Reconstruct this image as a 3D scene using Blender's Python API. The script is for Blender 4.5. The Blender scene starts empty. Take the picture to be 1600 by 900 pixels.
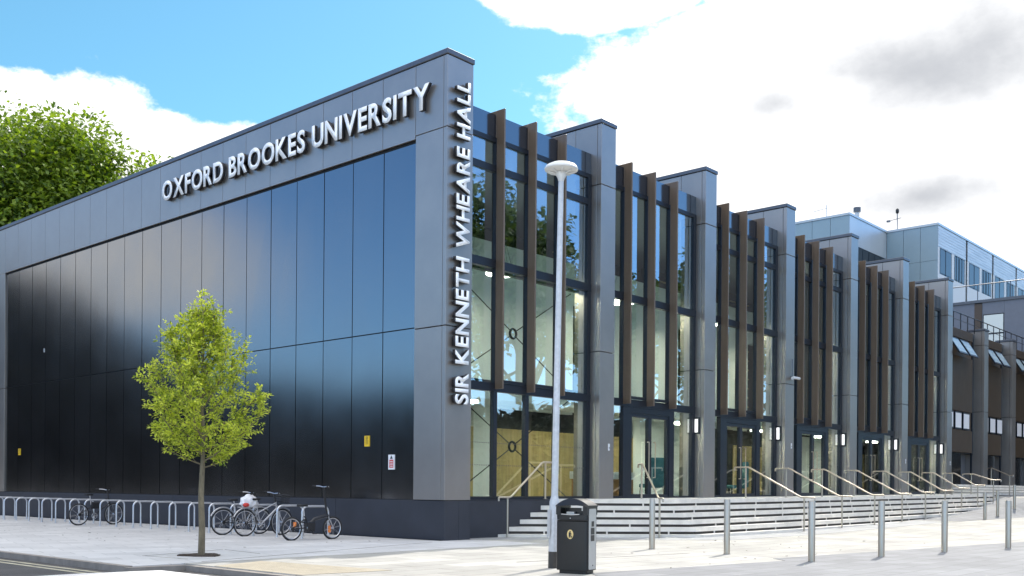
import bpy, bmesh, math, random
from mathutils import Vector, Matrix
random.seed(11)
PI = math.pi
sc = bpy.context.scene
col = sc.collection

# ------------------------------------------------------------------ mesh builder
class MB:
    def __init__(s): s.v = []; s.f = []; s.m = []; s.cur = 0
    def quad(s, *p):
        n = len(s.v); s.v += [tuple(q) for q in p]; s.f.append(tuple(range(n, n + len(p)))); s.m.append(s.cur)
    def box(s, x0, x1, y0, y1, z0, z1):
        n = len(s.v)
        s.v += [(x0,y0,z0),(x1,y0,z0),(x1,y1,z0),(x0,y1,z0),(x0,y0,z1),(x1,y0,z1),(x1,y1,z1),(x0,y1,z1)]
        for f in ((0,3,2,1),(4,5,6,7),(0,1,5,4),(1,2,6,5),(2,3,7,6),(3,0,4,7)):
            s.f.append(tuple(n+i for i in f)); s.m.append(s.cur)
    def prism(s, pts, z0, z1):
        n = len(s.v); k = len(pts)
        if sum(pts[i][0]*pts[(i+1)%k][1]-pts[(i+1)%k][0]*pts[i][1] for i in range(k)) < 0: pts = pts[::-1]
        s.v += [(p[0],p[1],z0) for p in pts] + [(p[0],p[1],z1) for p in pts]
        s.f.append(tuple(n+i for i in range(k-1,-1,-1))); s.f.append(tuple(n+k+i for i in range(k)))
        for i in range(k):
            j = (i+1)%k; s.f.append((n+i, n+j, n+k+j, n+k+i))
        s.m += [s.cur]*(k+2)
    def tube(s, pts, r, seg=8, closed=False, r2=None):
        pts = [Vector(p) for p in pts]; n0 = len(s.v); N = len(pts)
        up = None
        for i, p in enumerate(pts):
            if closed: d = pts[(i+1)%N]-pts[i-1]
            elif i == 0: d = pts[1]-p
            elif i == N-1: d = p-pts[i-1]
            else: d = (pts[i+1]-p).normalized()+(p-pts[i-1]).normalized()
            d.normalize()
            if up is None:
                a = Vector((0,0,1)) if abs(d.z) < .9 else Vector((1,0,0))
                up = (a-d*a.dot(d)).normalized()
            else:
                up = up-d*up.dot(d)
                if up.length < 1e-5: up = d.orthogonal()
                up.normalize()
            w = d.cross(up)
            rr = r if r2 is None else r+(r2-r)*i/max(1,N-1)
            if isinstance(r, (list,tuple)): rr = r[i]
            for k in range(seg):
                t = 2*PI*k/seg
                s.v.append(tuple(p+(up*math.cos(t)+w*math.sin(t))*rr))
        for i in range(N if closed else N-1):
            a = n0+i*seg; b = n0+((i+1)%N)*seg
            for k in range(seg):
                k2 = (k+1)%seg; s.f.append((a+k,a+k2,b+k2,b+k)); s.m.append(s.cur)
        if not closed:
            s.f.append(tuple(n0+k for k in range(seg-1,-1,-1))); s.f.append(tuple(n0+(N-1)*seg+k for k in range(seg))); s.m += [s.cur]*2
    def lathe(s, prof, seg=24, c=(0,0,0)):
        n0 = len(s.v)
        for r, z in prof:
            for k in range(seg):
                t = 2*PI*k/seg; s.v.append((c[0]+r*math.cos(t), c[1]+r*math.sin(t), c[2]+z))
        for i in range(len(prof)-1):
            for k in range(seg):
                k2 = (k+1)%seg; a = n0+i*seg; b = a+seg
                s.f.append((a+k,a+k2,b+k2,b+k)); s.m.append(s.cur)
        if prof[0][0] > 1e-4: s.f.append(tuple(n0+k for k in range(seg-1,-1,-1))); s.m.append(s.cur)
        if prof[-1][0] > 1e-4: s.f.append(tuple(n0+(len(prof)-1)*seg+k for k in range(seg))); s.m.append(s.cur)
    def build(s, name, mats, parent=None, smooth=False, loc=None, rot=None):
        me = bpy.data.meshes.new(name); me.from_pydata(s.v, [], s.f)
        if not isinstance(mats, (list,tuple)): mats = [mats]
        for m in mats: me.materials.append(m)
        if len(mats) > 1: me.polygons.foreach_set('material_index', s.m)
        if smooth: me.polygons.foreach_set('use_smooth', [True]*len(me.polygons))
        me.update()
        if smooth == 'auto':
            me.set_sharp_from_angle(angle=math.radians(38))
        o = bpy.data.objects.new(name, me); col.objects.link(o)
        if parent is not None: o.parent = parent
        if loc: o.location = loc
        if rot: o.rotation_euler = rot
        return o
def bevel(o, w, seg=2):
    bm = bmesh.new(); bm.from_mesh(o.data)
    bmesh.ops.remove_doubles(bm, verts=bm.verts, dist=1e-5)
    es = [e for e in bm.edges if len(e.link_faces) == 2 and e.calc_face_angle(0) > .6]
    bmesh.ops.bevel(bm, geom=es, offset=w, segments=seg, affect='EDGES', profile=.5)
    bm.to_mesh(o.data); bm.free(); return o
def tag(o, label=None, cat=None, group=None, kind=None):
    if label: o['label'] = label
    if cat: o['category'] = cat
    if group: o['group'] = group
    if kind: o['kind'] = kind
    return o
def thing(name, loc, label, cat, group=None, rz=0):
    o = bpy.data.objects.new(name, None); col.objects.link(o); o.location = loc; o.rotation_euler = (0,0,rz)
    return tag(o, label, cat, group)
def dup(root, loc, rz, label):
    r = root.copy(); col.objects.link(r); r.location = loc; r.rotation_euler = (0,0,rz); r['label'] = label
    for ch in list(root.children):
        c = ch.copy(); col.objects.link(c); c.parent = r
        for g in list(ch.children):
            d = g.copy(); col.objects.link(d); d.parent = c
    return r

# ------------------------------------------------------------------ materials
def mat(name, base, rough=.5, metal=0, ior=1.5, var=.0, vs=3., bump=0., bs=40., emit=0, coat=0, stretch=None):
    m = bpy.data.materials.new(name); m.use_nodes = True
    nt = m.node_tree; b = nt.nodes['Principled BSDF']
    b.inputs['Base Color'].default_value = (*base, 1); b.inputs['Roughness'].default_value = rough
    b.inputs['Metallic'].default_value = metal; b.inputs['IOR'].default_value = ior
    if coat: b.inputs['Coat Weight'].default_value = coat; b.inputs['Coat Roughness'].default_value = .08
    if emit:
        b.inputs['Emission Color'].default_value = (*base, 1); b.inputs['Emission Strength'].default_value = emit
    if var or bump:
        tc = nt.nodes.new('ShaderNodeTexCoord'); src = tc.outputs['Object']
        if stretch:
            mp = nt.nodes.new('ShaderNodeMapping'); mp.inputs['Scale'].default_value = stretch
            nt.links.new(src, mp.inputs['Vector']); src = mp.outputs['Vector']
    if var:
        n = nt.nodes.new('ShaderNodeTexNoise'); n.inputs['Scale'].default_value = vs; n.inputs['Detail'].default_value = 6; n.inputs['Roughness'].default_value = .62
        nt.links.new(src, n.inputs['Vector'])
        r = nt.nodes.new('ShaderNodeValToRGB')
        r.color_ramp.elements[0].position = .3; r.color_ramp.elements[1].position = .7
        r.color_ramp.elements[0].color = (*[c*(1-var) for c in base], 1); r.color_ramp.elements[1].color = (*[min(1,c*(1+var)) for c in base], 1)
        nt.links.new(n.outputs['Fac'], r.inputs['Fac']); nt.links.new(r.outputs['Color'], b.inputs['Base Color'])
        mr = nt.nodes.new('ShaderNodeMapRange'); mr.inputs['To Min'].default_value = max(0, rough-.05); mr.inputs['To Max'].default_value = rough+.06
        nt.links.new(n.outputs['Fac'], mr.inputs['Value']); nt.links.new(mr.outputs['Result'], b.inputs['Roughness'])
    if bump:
        n2 = nt.nodes.new('ShaderNodeTexNoise'); n2.inputs['Scale'].default_value = bs; n2.inputs['Detail'].default_value = 4
        nt.links.new(src, n2.inputs['Vector'])
        bp = nt.nodes.new('ShaderNodeBump'); bp.inputs['Strength'].default_value = bump; bp.inputs['Distance'].default_value = .02
        nt.links.new(n2.outputs['Fac'], bp.inputs['Height']); nt.links.new(bp.outputs['Normal'], b.inputs['Normal'])
    return m
def paving(name, base, bw, bh, mortar, mcol, var=.1, rot=0):
    m = mat(name, base, .8); nt = m.node_tree; b = nt.nodes['Principled BSDF']
    tc = nt.nodes.new('ShaderNodeTexCoord'); mp = nt.nodes.new('ShaderNodeMapping'); mp.inputs['Rotation'].default_value = (0,0,rot)
    nt.links.new(tc.outputs['Object'], mp.inputs['Vector'])
    br = nt.nodes.new('ShaderNodeTexBrick'); br.inputs['Scale'].default_value = 1; br.inputs['Brick Width'].default_value = bw; br.inputs['Row Height'].default_value = bh
    br.inputs['Mortar Size'].default_value = mortar; br.inputs['Mortar Smooth'].default_value = .3
    br.inputs['Color1'].default_value = (*[c*(1-var*.5) for c in base],1); br.inputs['Color2'].default_value = (*[min(1,c*(1+var*.5)) for c in base],1)
    br.inputs['Mortar'].default_value = (*mcol,1)
    nt.links.new(mp.outputs['Vector'], br.inputs['Vector'])
    n = nt.nodes.new('ShaderNodeTexNoise'); n.inputs['Scale'].default_value = .55; n.inputs['Detail'].default_value = 8; n.inputs['Roughness'].default_value = .7
    nt.links.new(tc.outputs['Object'], n.inputs['Vector'])
    mr = nt.nodes.new('ShaderNodeMapRange'); mr.inputs['From Min'].default_value=.3; mr.inputs['From Max'].default_value=.7; mr.inputs['To Min'].default_value = 1-var; mr.inputs['To Max'].default_value = 1+var*.5
    nt.links.new(n.outputs['Fac'], mr.inputs['Value'])
    mx = nt.nodes.new('ShaderNodeMix'); mx.data_type = 'RGBA'; mx.blend_type = 'MULTIPLY'; mx.inputs[0].default_value = 1
    nt.links.new(br.outputs['Color'], mx.inputs[6]); nt.links.new(mr.outputs['Result'], mx.inputs[7])
    nt.links.new(mx.outputs[2], b.inputs['Base Color'])
    n2 = nt.nodes.new('ShaderNodeTexNoise'); n2.inputs['Scale'].default_value = 60
    nt.links.new(tc.outputs['Object'], n2.inputs['Vector'])
    bp = nt.nodes.new('ShaderNodeBump'); bp.inputs['Strength'].default_value = .25; bp.inputs['Distance'].default_value = .01
    nt.links.new(n2.outputs['Fac'], bp.inputs['Height']); nt.links.new(bp.outputs['Normal'], b.inputs['Normal'])
    return m
def glass(name, tint, ior, rough=0., refl=(.9,.95,1)):
    m = bpy.data.materials.new(name); m.use_nodes = True; nt = m.node_tree; nt.nodes.clear()
    out = nt.nodes.new('ShaderNodeOutputMaterial'); mix = nt.nodes.new('ShaderNodeMixShader')
    t = nt.nodes.new('ShaderNodeBsdfTransparent'); t.inputs['Color'].default_value = (*tint,1)
    g = nt.nodes.new('ShaderNodeBsdfGlossy'); g.inputs['Roughness'].default_value = rough; g.inputs['Color'].default_value = (*refl,1)
    f = nt.nodes.new('ShaderNodeFresnel'); f.inputs['IOR'].default_value = ior
    geo = nt.nodes.new('ShaderNodeNewGeometry')
    tc = nt.nodes.new('ShaderNodeTexCoord'); n = nt.nodes.new('ShaderNodeTexNoise'); n.inputs['Scale'].default_value = .8
    bp = nt.nodes.new('ShaderNodeBump'); bp.inputs['Strength'].default_value = .02; bp.inputs['Distance'].default_value = .05
    nt.links.new(tc.outputs['Object'], n.inputs['Vector']); nt.links.new(n.outputs['Fac'], bp.inputs['Height']); nt.links.new(bp.outputs['Normal'], g.inputs['Normal'])
    # only the outward side of each pane reflects (the pane is a thin solid)
    ma = nt.nodes.new('ShaderNodeMath'); ma.operation = 'SUBTRACT'; ma.inputs[0].default_value = 1; nt.links.new(geo.outputs['Backfacing'], ma.inputs[1])
    mm = nt.nodes.new('ShaderNodeMath'); mm.operation = 'MULTIPLY'; nt.links.new(ma.outputs[0], mm.inputs[0]); nt.links.new(f.outputs[0], mm.inputs[1])
    nt.links.new(mm.outputs[0], mix.inputs[0]); nt.links.new(t.outputs[0], mix.inputs[1]); nt.links.new(g.outputs[0], mix.inputs[2]); nt.links.new(mix.outputs[0], out.inputs[0])
    return m
def leafmat(name, c1, c2, trans=.35, rough=.5):
    m = bpy.data.materials.new(name); m.use_nodes = True; nt = m.node_tree; b = nt.nodes['Principled BSDF']
    b.inputs['Roughness'].default_value = rough
    geo = nt.nodes.new('ShaderNodeNewGeometry'); tc = nt.nodes.new('ShaderNodeTexCoord')
    n = nt.nodes.new('ShaderNodeTexNoise'); n.inputs['Scale'].default_value = .9
    nt.links.new(tc.outputs['Object'], n.inputs['Vector'])
    ad = nt.nodes.new('ShaderNodeMath'); ad.operation = 'ADD'; nt.links.new(geo.outputs['Random Per Island'], ad.inputs[0]); nt.links.new(n.outputs['Fac'], ad.inputs[1])
    r = nt.nodes.new('ShaderNodeValToRGB'); r.color_ramp.elements[0].color = (*c1,1); r.color_ramp.elements[1].color = (*c2,1)
    r.color_ramp.elements[0].position = .35; r.color_ramp.elements[1].position = 1.25/1.5
    dv = nt.nodes.new('ShaderNodeMath'); dv.operation = 'DIVIDE'; dv.inputs[1].default_value = 1.5; nt.links.new(ad.outputs[0], dv.inputs[0])
    nt.links.new(dv.outputs[0], r.inputs['Fac']); nt.links.new(r.outputs['Color'], b.inputs['Base Color'])
    tr = nt.nodes.new('ShaderNodeBsdfTranslucent'); mx = nt.nodes.new('ShaderNodeMixShader'); mx.inputs[0].default_value = trans
    br = nt.nodes.new('ShaderNodeMix'); br.data_type='RGBA'; br.blend_type='MULTIPLY'; br.inputs[0].default_value=1; br.inputs[7].default_value=(1.6,1.7,.8,1)
    nt.links.new(r.outputs['Color'], br.inputs[6]); nt.links.new(br.outputs[2], tr.inputs['Color'])
    nt.links.new(b.outputs[0], mx.inputs[1]); nt.links.new(tr.outputs[0], mx.inputs[2])
    nt.links.new(mx.outputs[0], nt.nodes['Material Output'].inputs[0])
    return m

M = {}
M['panel'] = mat('dark_gloss_panel', (.010,.010,.011), .16, 0, 2.7, var=.25, vs=.5)
M['grey'] = mat('grey_metallic_cladding', (.35,.315,.285), .38, .78, 1.6, var=.08, vs=.7)
M['groove'] = mat('dark_joint', (.008,.008,.01), .7)
M['plinth'] = mat('navy_plinth', (.029,.031,.040), .5, 0, 1.5, var=.18, vs=1.5)
M['coping'] = mat('coping_metal', (.12,.125,.14), .4, .6, var=.1)
M['frame'] = mat('dark_window_frame', (.012,.016,.024), .4, .2)
M['fascia'] = mat('blue_black_spandrel', (.012,.018,.03), .12, 0, 2.3, var=.1, vs=1)
M['fin'] = mat('bronze_fin', (.165,.12,.085), .45, .25, var=.12, vs=2, stretch=(6,6,.5))
M['screen'] = mat('bronze_screen', (.10,.068,.042), .5, .3, var=.25, vs=3, stretch=(8,8,.4))
M['glass'] = glass('facade_glass', (.90,.98,.94), 3.7)
M['glassfar'] = mat('far_window_glass', (.03,.036,.042), .3, 0, 1.35, var=.4, vs=.6)
M['white'] = mat('interior_white', (.88,.90,.88), .6, var=.03, vs=1)
M['beige'] = mat('interior_timber', (.52,.38,.16), .5, var=.2, vs=1.5, stretch=(5,5,.4))
M['orange'] = mat('counter_timber', (.45,.22,.09), .45, var=.15, vs=2)
M['intfloor'] = mat('interior_floor', (.35,.34,.32), .3, var=.1)
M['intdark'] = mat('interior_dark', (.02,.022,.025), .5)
M['ceiling'] = mat('interior_ceiling', (.28,.31,.34), .6)
M['ring'] = mat('lamp_diffuser', (1,.97,.9), .5, emit=8)
M['walllamp'] = mat('wall_lamp_diffuser', (1,.98,.95), .5, emit=.7)
M['letter'] = mat('letter_face', (.93,.93,.93), .35)
M['letterside'] = mat('letter_return', (.02,.02,.025), .4)
M['steel'] = mat('brushed_stainless', (.52,.46,.375), .38, .85, var=.08, vs=6, stretch=(3,3,.6))
M['galv'] = mat('galvanised_steel', (.56,.57,.58), .45, .25, var=.12, vs=14)
M['rackm'] = mat('satin_steel_hoop', (.62,.63,.66), .35, .7, var=.06, vs=8)
M['lampwhite'] = mat('lamp_head_grey', (.66,.66,.64), .4, .1, var=.06)
M['darkbase'] = mat('pole_root_paint', (.05,.045,.04), .6, var=.2)
M['step'] = mat('step_stone', (.74,.70,.63), .75, var=.13, vs=2.5, bump=.15)
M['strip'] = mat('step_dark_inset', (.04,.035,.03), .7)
M['plaza'] = paving('plaza_paving', (.40,.385,.35), 1.2, .6, .014, (.20,.19,.17), .26)
M['pave'] = paving('side_paving', (.56,.55,.54), .9, .6, .010, (.36,.355,.35), .16, .26)
M['greypave'] = paving('grey_paving', (.21,.212,.22), .6, .4, .012, (.14,.14,.14), .2)
M['footstrip'] = paving('foot_strip_grey', (.36,.36,.36), .9, .45, .01, (.24,.24,.24), .16)
M['road'] = mat('asphalt', (.075,.07,.068), .85, var=.3, vs=1.2, bump=.5, bs=120)
M['kerb'] = mat('kerb_stone', (.26,.23,.20), .8, var=.2, vs=4)
M['yellow'] = mat('yellow_line', (.42,.38,.27), .7, var=.3, vs=5)
M['tactile'] = mat('buff_tactile', (.38,.33,.245), .8, var=.15, vs=5, bump=.3)
M['soil'] = mat('soil', (.05,.033,.022), .95, var=.5, vs=25, bump=1, bs=60)
M['table'] = mat('pale_table_surface', (.62,.60,.57), .8, var=.12, vs=1.6, bump=.3, bs=90)
M['ground'] = mat('far_ground', (.06,.065,.04), .9, var=.3, vs=.2)
M['binblack'] = mat('black_plastic', (.006,.006,.0065), .34, var=.2, vs=9, bump=.05)
M['binsteel'] = mat('bin_steel', (.58,.57,.55), .35, .6, var=.06)
M['gold'] = mat('gold_print', (.75,.55,.22), .45)
M['black'] = mat('black_paint', (.012,.012,.014), .3)
M['rubber'] = mat('tyre_rubber', (.014,.014,.015), .7)
M['alu'] = mat('bike_alloy', (.6,.6,.62), .28, .85)
M['silverpaint'] = mat('silver_paint', (.5,.5,.52), .3, .6)
M['reflector'] = mat('orange_reflector', (.8,.22,.04), .3)
M['red'] = mat('red_cloth', (.55,.04,.03), .6)
M['whitecloth'] = mat('white_bag', (.75,.74,.76), .55, var=.1, vs=10, bump=.6, bs=14)
M['signyellow'] = mat('sign_yellow', (.85,.55,.02), .4)
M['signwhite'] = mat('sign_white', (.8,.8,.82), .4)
M['signred'] = mat('sign_red', (.6,.06,.05), .4)
M['bark'] = mat('young_bark', (.17,.14,.09), .9, var=.35, vs=14, bump=.7, bs=30, stretch=(1,1,.35))
M['bigbark'] = mat('old_bark', (.08,.065,.05), .95, var=.4, vs=4, bump=.8, bs=12)
M['leaf1'] = leafmat('young_leaves', (.13,.19,.02), (.62,.64,.10), .42)
M['leaf2'] = leafmat('lime_leaves', (.06,.11,.012), (.26,.34,.035), .38)
M['leaf3'] = leafmat('street_leaves', (.03,.06,.015), (.09,.14,.03), .25)
M['leaf4'] = leafmat('dark_leaves', (.006,.009,.006), (.014,.018,.010), .05, .8)
M['silver'] = mat('silver_cladding', (.52,.55,.57), .4, .3, 1.6, var=.06, vs=.6)
M['silver2'] = mat('ribbed_silver', (.55,.55,.56), .45, .3, var=.2, vs=1.2, stretch=(.4,.4,5))
M['bluepanel'] = mat('pale_blue_panel', (.28,.37,.41), .4, .15, 1.7, var=.06, vs=.5)
M['greyblock'] = mat('mid_grey_panel', (.17,.175,.20), .4, .3, var=.06)
M['brownpost'] = mat('brown_post', (.09,.06,.04), .5)
M['whitewall'] = mat('white_band', (.7,.7,.7), .6)
M['teal'] = mat('teal_fabric', (.08,.22,.26), .8)
M['plantleaf'] = leafmat('pot_plant_leaves', (.02,.09,.015), (.06,.2,.03), .2)

# ------------------------------------------------------------------ camera (shift lens, as an architectural photograph)
cam = bpy.data.cameras.new('camera'); co = bpy.data.objects.new('camera', cam); col.objects.link(co); sc.camera = co
F = 1590.; aR = math.atan2(1422, F)
Cpos = Vector((-17.29, -17.66, 1.3)); roll = math.atan(.0078)
fwd = Vector((math.cos(aR), math.sin(aR), 0)).normalized()
rgt = Vector((math.sin(aR), -math.cos(aR), 0)); up = Vector((0,0,1))
# optical axis meets the picture at x=800,y=762 of 1600x900
cr, sr = math.cos(roll), math.sin(roll)
rx = rgt*cr + up*sr; uy = up*cr - rgt*sr
rot = Matrix((rx, uy, -fwd)).transposed()
co.matrix_world = Matrix.Translation(Cpos) @ rot.to_4x4()
cam.sensor_width = 36; cam.lens = 36*F/1600; cam.shift_x = 0.; cam.shift_y = (762-450)/1600
cam.clip_start = .1; cam.clip_end = 3000

# ------------------------------------------------------------------ light
EL = math.radians(44); AZ = math.radians(15)      # azimuth from +X towards +Y
S = Vector((math.cos(EL)*math.cos(AZ), math.cos(EL)*math.sin(AZ), math.sin(EL)))
sun = bpy.data.lights.new('sun', 'SUN'); sun.energy = 3.1; sun.angle = math.radians(.6); sun.color = (1,.95,.87)
so = bpy.data.objects.new('sun', sun); col.objects.link(so); so.rotation_euler = (-S).to_track_quat('-Z','Y').to_euler(); so.location = (20,10,60)

w = bpy.data.worlds.new('World'); sc.world = w; w.use_nodes = True; nt = w.node_tree
bg = nt.nodes['Background']; bg.inputs['Strength'].default_value = .1
sky = nt.nodes.new('ShaderNodeTexSky'); sky.sky_type = 'NISHITA'; sky.sun_disc = False
sky.sun_elevation = EL; sky.sun_rotation = math.atan2(S.x, S.y); sky.dust_density = .4; sky.ozone_density = 2.5; sky.air_density = 1.
tc = nt.nodes.new('ShaderNodeTexCoord'); sep = nt.nodes.new('ShaderNodeSeparateXYZ'); nt.links.new(tc.outputs['Generated'], sep.inputs[0])
def math_(op, a, b=None, c=None):
    n = nt.nodes.new('ShaderNodeMath'); n.operation = op
    for i, x in enumerate((a, b, c)):
        if x is None: continue
        if isinstance(x, (int,float)): n.inputs[i].default_value = x
        else: nt.links.new(x, n.inputs[i])
    return n.outputs[0]
def smooth(x, a, b, lo=0., hi=1.):
    n = nt.nodes.new('ShaderNodeMapRange'); n.interpolation_type = 'SMOOTHSTEP'
    n.inputs['From Min'].default_value = a; n.inputs['From Max'].default_value = b; n.inputs['To Min'].default_value = lo; n.inputs['To Max'].default_value = hi
    nt.links.new(x, n.inputs['Value']); return n.outputs[0]
# azimuth measured from 42 degrees (the middle of the view), elevation, both in degrees
A0 = math.radians(42)
xr = math_('ADD', math_('MULTIPLY', sep.outputs[0], math.cos(A0)), math_('MULTIPLY', sep.outputs[1], math.sin(A0)))
yr = math_('SUBTRACT', math_('MULTIPLY', sep.outputs[1], math.cos(A0)), math_('MULTIPLY', sep.outputs[0], math.sin(A0)))
az = math_('MULTIPLY', math_('ARCTAN2', yr, xr), 180/PI)
el = math_('MULTIPLY', math_('ARCSINE', sep.outputs[2]), 180/PI)
def noise(scale, detail=7, rough=.6, off=0., dist=0.):
    mp = nt.nodes.new('ShaderNodeMapping'); mp.inputs['Location'].default_value = (off, off*.7, off*.3); mp.inputs['Scale'].default_value = (1,1,1.6)
    nt.links.new(tc.outputs['Generated'], mp.inputs[0])
    n = nt.nodes.new('ShaderNodeTexNoise'); n.inputs['Scale'].default_value = scale; n.inputs['Detail'].default_value = detail; n.inputs['Roughness'].default_value = rough; n.inputs['Distortion'].default_value = dist
    nt.links.new(mp.outputs[0], n.inputs['Vector']); return n.outputs['Fac']
def blob(a, e, ra, re):
    da = math_('DIVIDE', math_('SUBTRACT', az, a-42), ra); de = math_('DIVIDE', math_('SUBTRACT', el, e), re)
    return math_('SUBTRACT', 1, math_('SQRT', math_('ADD', math_('MULTIPLY', da, da), math_('MULTIPLY', de, de))))
BLOBS = [(66.0,14.0,10.5,6.9),(57.5,14,6.5,5.2),(79,14,11,5),(19,17,20.4,13),(37,27.2,9.0,3.2),(20,30,18,8),(118,11.8,7.0,3.4),(112,9.5,5,1.6)]
d = None
for bb in BLOBS:
    q = blob(*bb); d = q if d is None else math_('MAXIMUM', d, q)
nz = noise(7., 9, .62, 3.1)
d = math_('ADD', d, math_('MULTIPLY', math_('SUBTRACT', nz, .5), .85))
hero = smooth(d, .0, .09)
back = smooth(noise(2.2, 8, .6, 1.7, .3), .47, .60)
behind = smooth(math_('ABSOLUTE', az), 98, 118)                 # the rest of the sky has its own scattered cloud
cloud = math_('MAXIMUM', hero, math_('MULTIPLY', back, behind))
haze = smooth(el, 9, -2)
cloud = math_('MAXIMUM', cloud, math_('MULTIPLY', haze, .5))
fill_cloud = math_('MULTIPLY', smooth(el, 31, 46), smooth(noise(3., 6, .6, 5.), .3, .5, .55, 1.))   # unseen broken cloud above the view, added as fill light, brighter towards the top
cloud = math_('MAXIMUM', cloud, fill_cloud)
# thicker, greyer bases
gr = None
for bb in [(20,21.0,13,4.2),(27.5,20.2,6,2.6),(20,15,7,2.2),(62,14.5,5,2.5)]:
    q = blob(*bb); gr = q if gr is None else math_('MAXIMUM', gr, q)
gr = smooth(math_('ADD', gr, math_('MULTIPLY', math_('SUBTRACT', noise(6, 6, .6, 9.), .5), 1.5)), .05, 1.1)
cl = nt.nodes.new('ShaderNodeMix'); cl.data_type = 'RGBA'; cl.inputs[6].default_value = (10.6,10.6,10.6,1); cl.inputs[7].default_value = (4.5,4.65,4.95,1)
nt.links.new(gr, cl.inputs[0])
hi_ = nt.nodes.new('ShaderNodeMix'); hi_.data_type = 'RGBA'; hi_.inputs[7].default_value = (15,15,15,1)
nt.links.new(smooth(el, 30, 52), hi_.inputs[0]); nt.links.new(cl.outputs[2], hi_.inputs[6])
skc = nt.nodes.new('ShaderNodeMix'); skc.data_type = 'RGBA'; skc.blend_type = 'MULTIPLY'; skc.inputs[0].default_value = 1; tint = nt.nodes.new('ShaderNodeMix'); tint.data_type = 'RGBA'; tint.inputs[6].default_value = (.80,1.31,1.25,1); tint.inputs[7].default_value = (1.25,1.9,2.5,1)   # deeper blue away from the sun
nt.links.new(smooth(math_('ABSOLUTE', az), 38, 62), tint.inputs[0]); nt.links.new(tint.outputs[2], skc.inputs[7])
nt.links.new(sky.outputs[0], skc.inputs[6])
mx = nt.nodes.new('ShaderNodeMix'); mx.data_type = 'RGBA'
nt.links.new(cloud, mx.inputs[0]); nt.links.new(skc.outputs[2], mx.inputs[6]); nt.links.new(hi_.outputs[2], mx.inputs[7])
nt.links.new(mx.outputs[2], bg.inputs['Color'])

sc.view_settings.view_transform = 'Standard'; sc.view_settings.look = 'None'; sc.view_settings.gamma = 1; sc.view_settings.exposure = .5
sc.cycles.use_denoising = True
sc.cycles.max_bounces = 10; sc.cycles.transparent_max_bounces = 24; sc.cycles.diffuse_bounces = 4; sc.cycles.glossy_bounces = 5
sc.cycles.sample_clamp_indirect = 6; sc.cycles.caustics_reflective = False; sc.cycles.caustics_refractive = False

# ------------------------------------------------------------------ terrain and paving
def sstep(a, b, x):
    t = max(0., min(1., (x-a)/(b-a))); return t*t*(3-2*t)
def gz(x, y):
    b = 0. if x < 11 else min(.17, (x-11)*.0135)
    T = [(11,0),(15,.04),(17.8,.09),(20.6,.14),(23.4,.19),(26.2,.27),(29,.38),(31.8,.53),(34.6,.8),(37,1.04),(45,1.12),(300,1.12)]
    h = b
    if x > 11:
        for (x0,h0),(x1,h1) in zip(T[:-1],T[1:]):
            if x0 <= x <= x1: h = h0+(h1-h0)*(x-x0)/(x1-x0); break
    return b + max(0., h-b)*sstep(-4.9, -3.3, y)
def grid(mb, xs, ys, dz):
    n = len(mb.v); nx = len(xs); ny = len(ys)
    for x in xs:
        for y in ys: mb.v.append((x, y, gz(x,y)+dz))
    for i in range(nx-1):
        for j in range(ny-1):
            a = n+i*ny+j; mb.f.append((a, a+ny, a+ny+1, a+1)); mb.m.append(0)
def frange(a, b, n): return [a+(b-a)*i/n for i in range(n+1)]
m = MB(); m.box(-600, 900, -600, 900, -1.2, -.16); tag(m.build('ground', M['ground']), kind='structure')
# pavement sheet (side) and plaza (front), both real slabs standing a kerb above the road
m = MB(); m.prism([(-9.2,-2.3),(1.0,-2.3),(1.0,.02),(-.1,.02),(-.1,60),(-9.2,60)], -.16, 0);
tag(m.build('pavement', M['pave']), kind='structure')
m = MB(); grid(m, [1.002]+frange(2, 60, 58), frange(-12, -5, 14)+frange(-4.9,-2.9,10)+[-1.4,.6], 0)
m.prism([(-8.3,-30),(1.0,-30),(1.0,-2.302),(-8.3,-2.302)], -.16, .0); m.quad((1.002,-30,0),(60,-30,.17),(60,-12,.17),(1.002,-12,0)); tag(m.build('plaza', M['plaza']), kind='structure')
m = MB(); m.prism([(-4.9,-8.2),(-.1,-9.0),(.3,-8.55),(12,-10.4),(60,-18),(60,-30),(-8,-30),(-8.2,-12)], .002, .006)
def slope(o):
    for v in o.data.vertices: v.co.z += gz(v.co.x, v.co.y)
    return o
mm_ = MB(); grid(mm_, frange(22.5, 60, 38), frange(-4.75,-2.95,9)+[-1.4,.55], .006); tag(mm_.build('sloped_pavement', M['greypave']), kind='structure')
tag(slope(m.build('lower_pavement', M['greypave'])), kind='structure')
m = MB(); m.box(-60, -9.35, -60, 140, -.155, -.10); m.box(-9.349,-8.31,-60,-2.31,-.155,-.10)
tag(m.build('road', M['road']), kind='structure')
m = MB(); m.box(-9.345, -9.202, -2.3, 60, -.15, .004); m.prism([(-9.345,-2.302),(-8.452,-2.302),(-8.302,-2.5),(-8.302,-30),(-8.445,-30),(-8.445,-2.6),(-9.345,-2.45)], -.15, -.012)
tag(m.build('kerb', M['kerb']), kind='structure')
m = MB(); m.box(-9.66,-9.57,-2.5,60,-.1,-.096); m.box(-9.88,-9.79,-2.5,60,-.1,-.096); tag(m.build('yellow_road_lines', M['yellow']), kind='structure')
m = MB(); m.prism([(-10.2,-2.75),(-9.1,-3.0),(-9.1,-30),(-60,-30),(-60,-2.75)], -.099, -.03); tag(m.build('raised_crossing', M['table']), kind='structure')
m = MB(); m.prism([(-8.28,-3.2),(-7.1,-2.75),(-6.74,-5.75),(-8.28,-5.5)], .001, .006)
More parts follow.
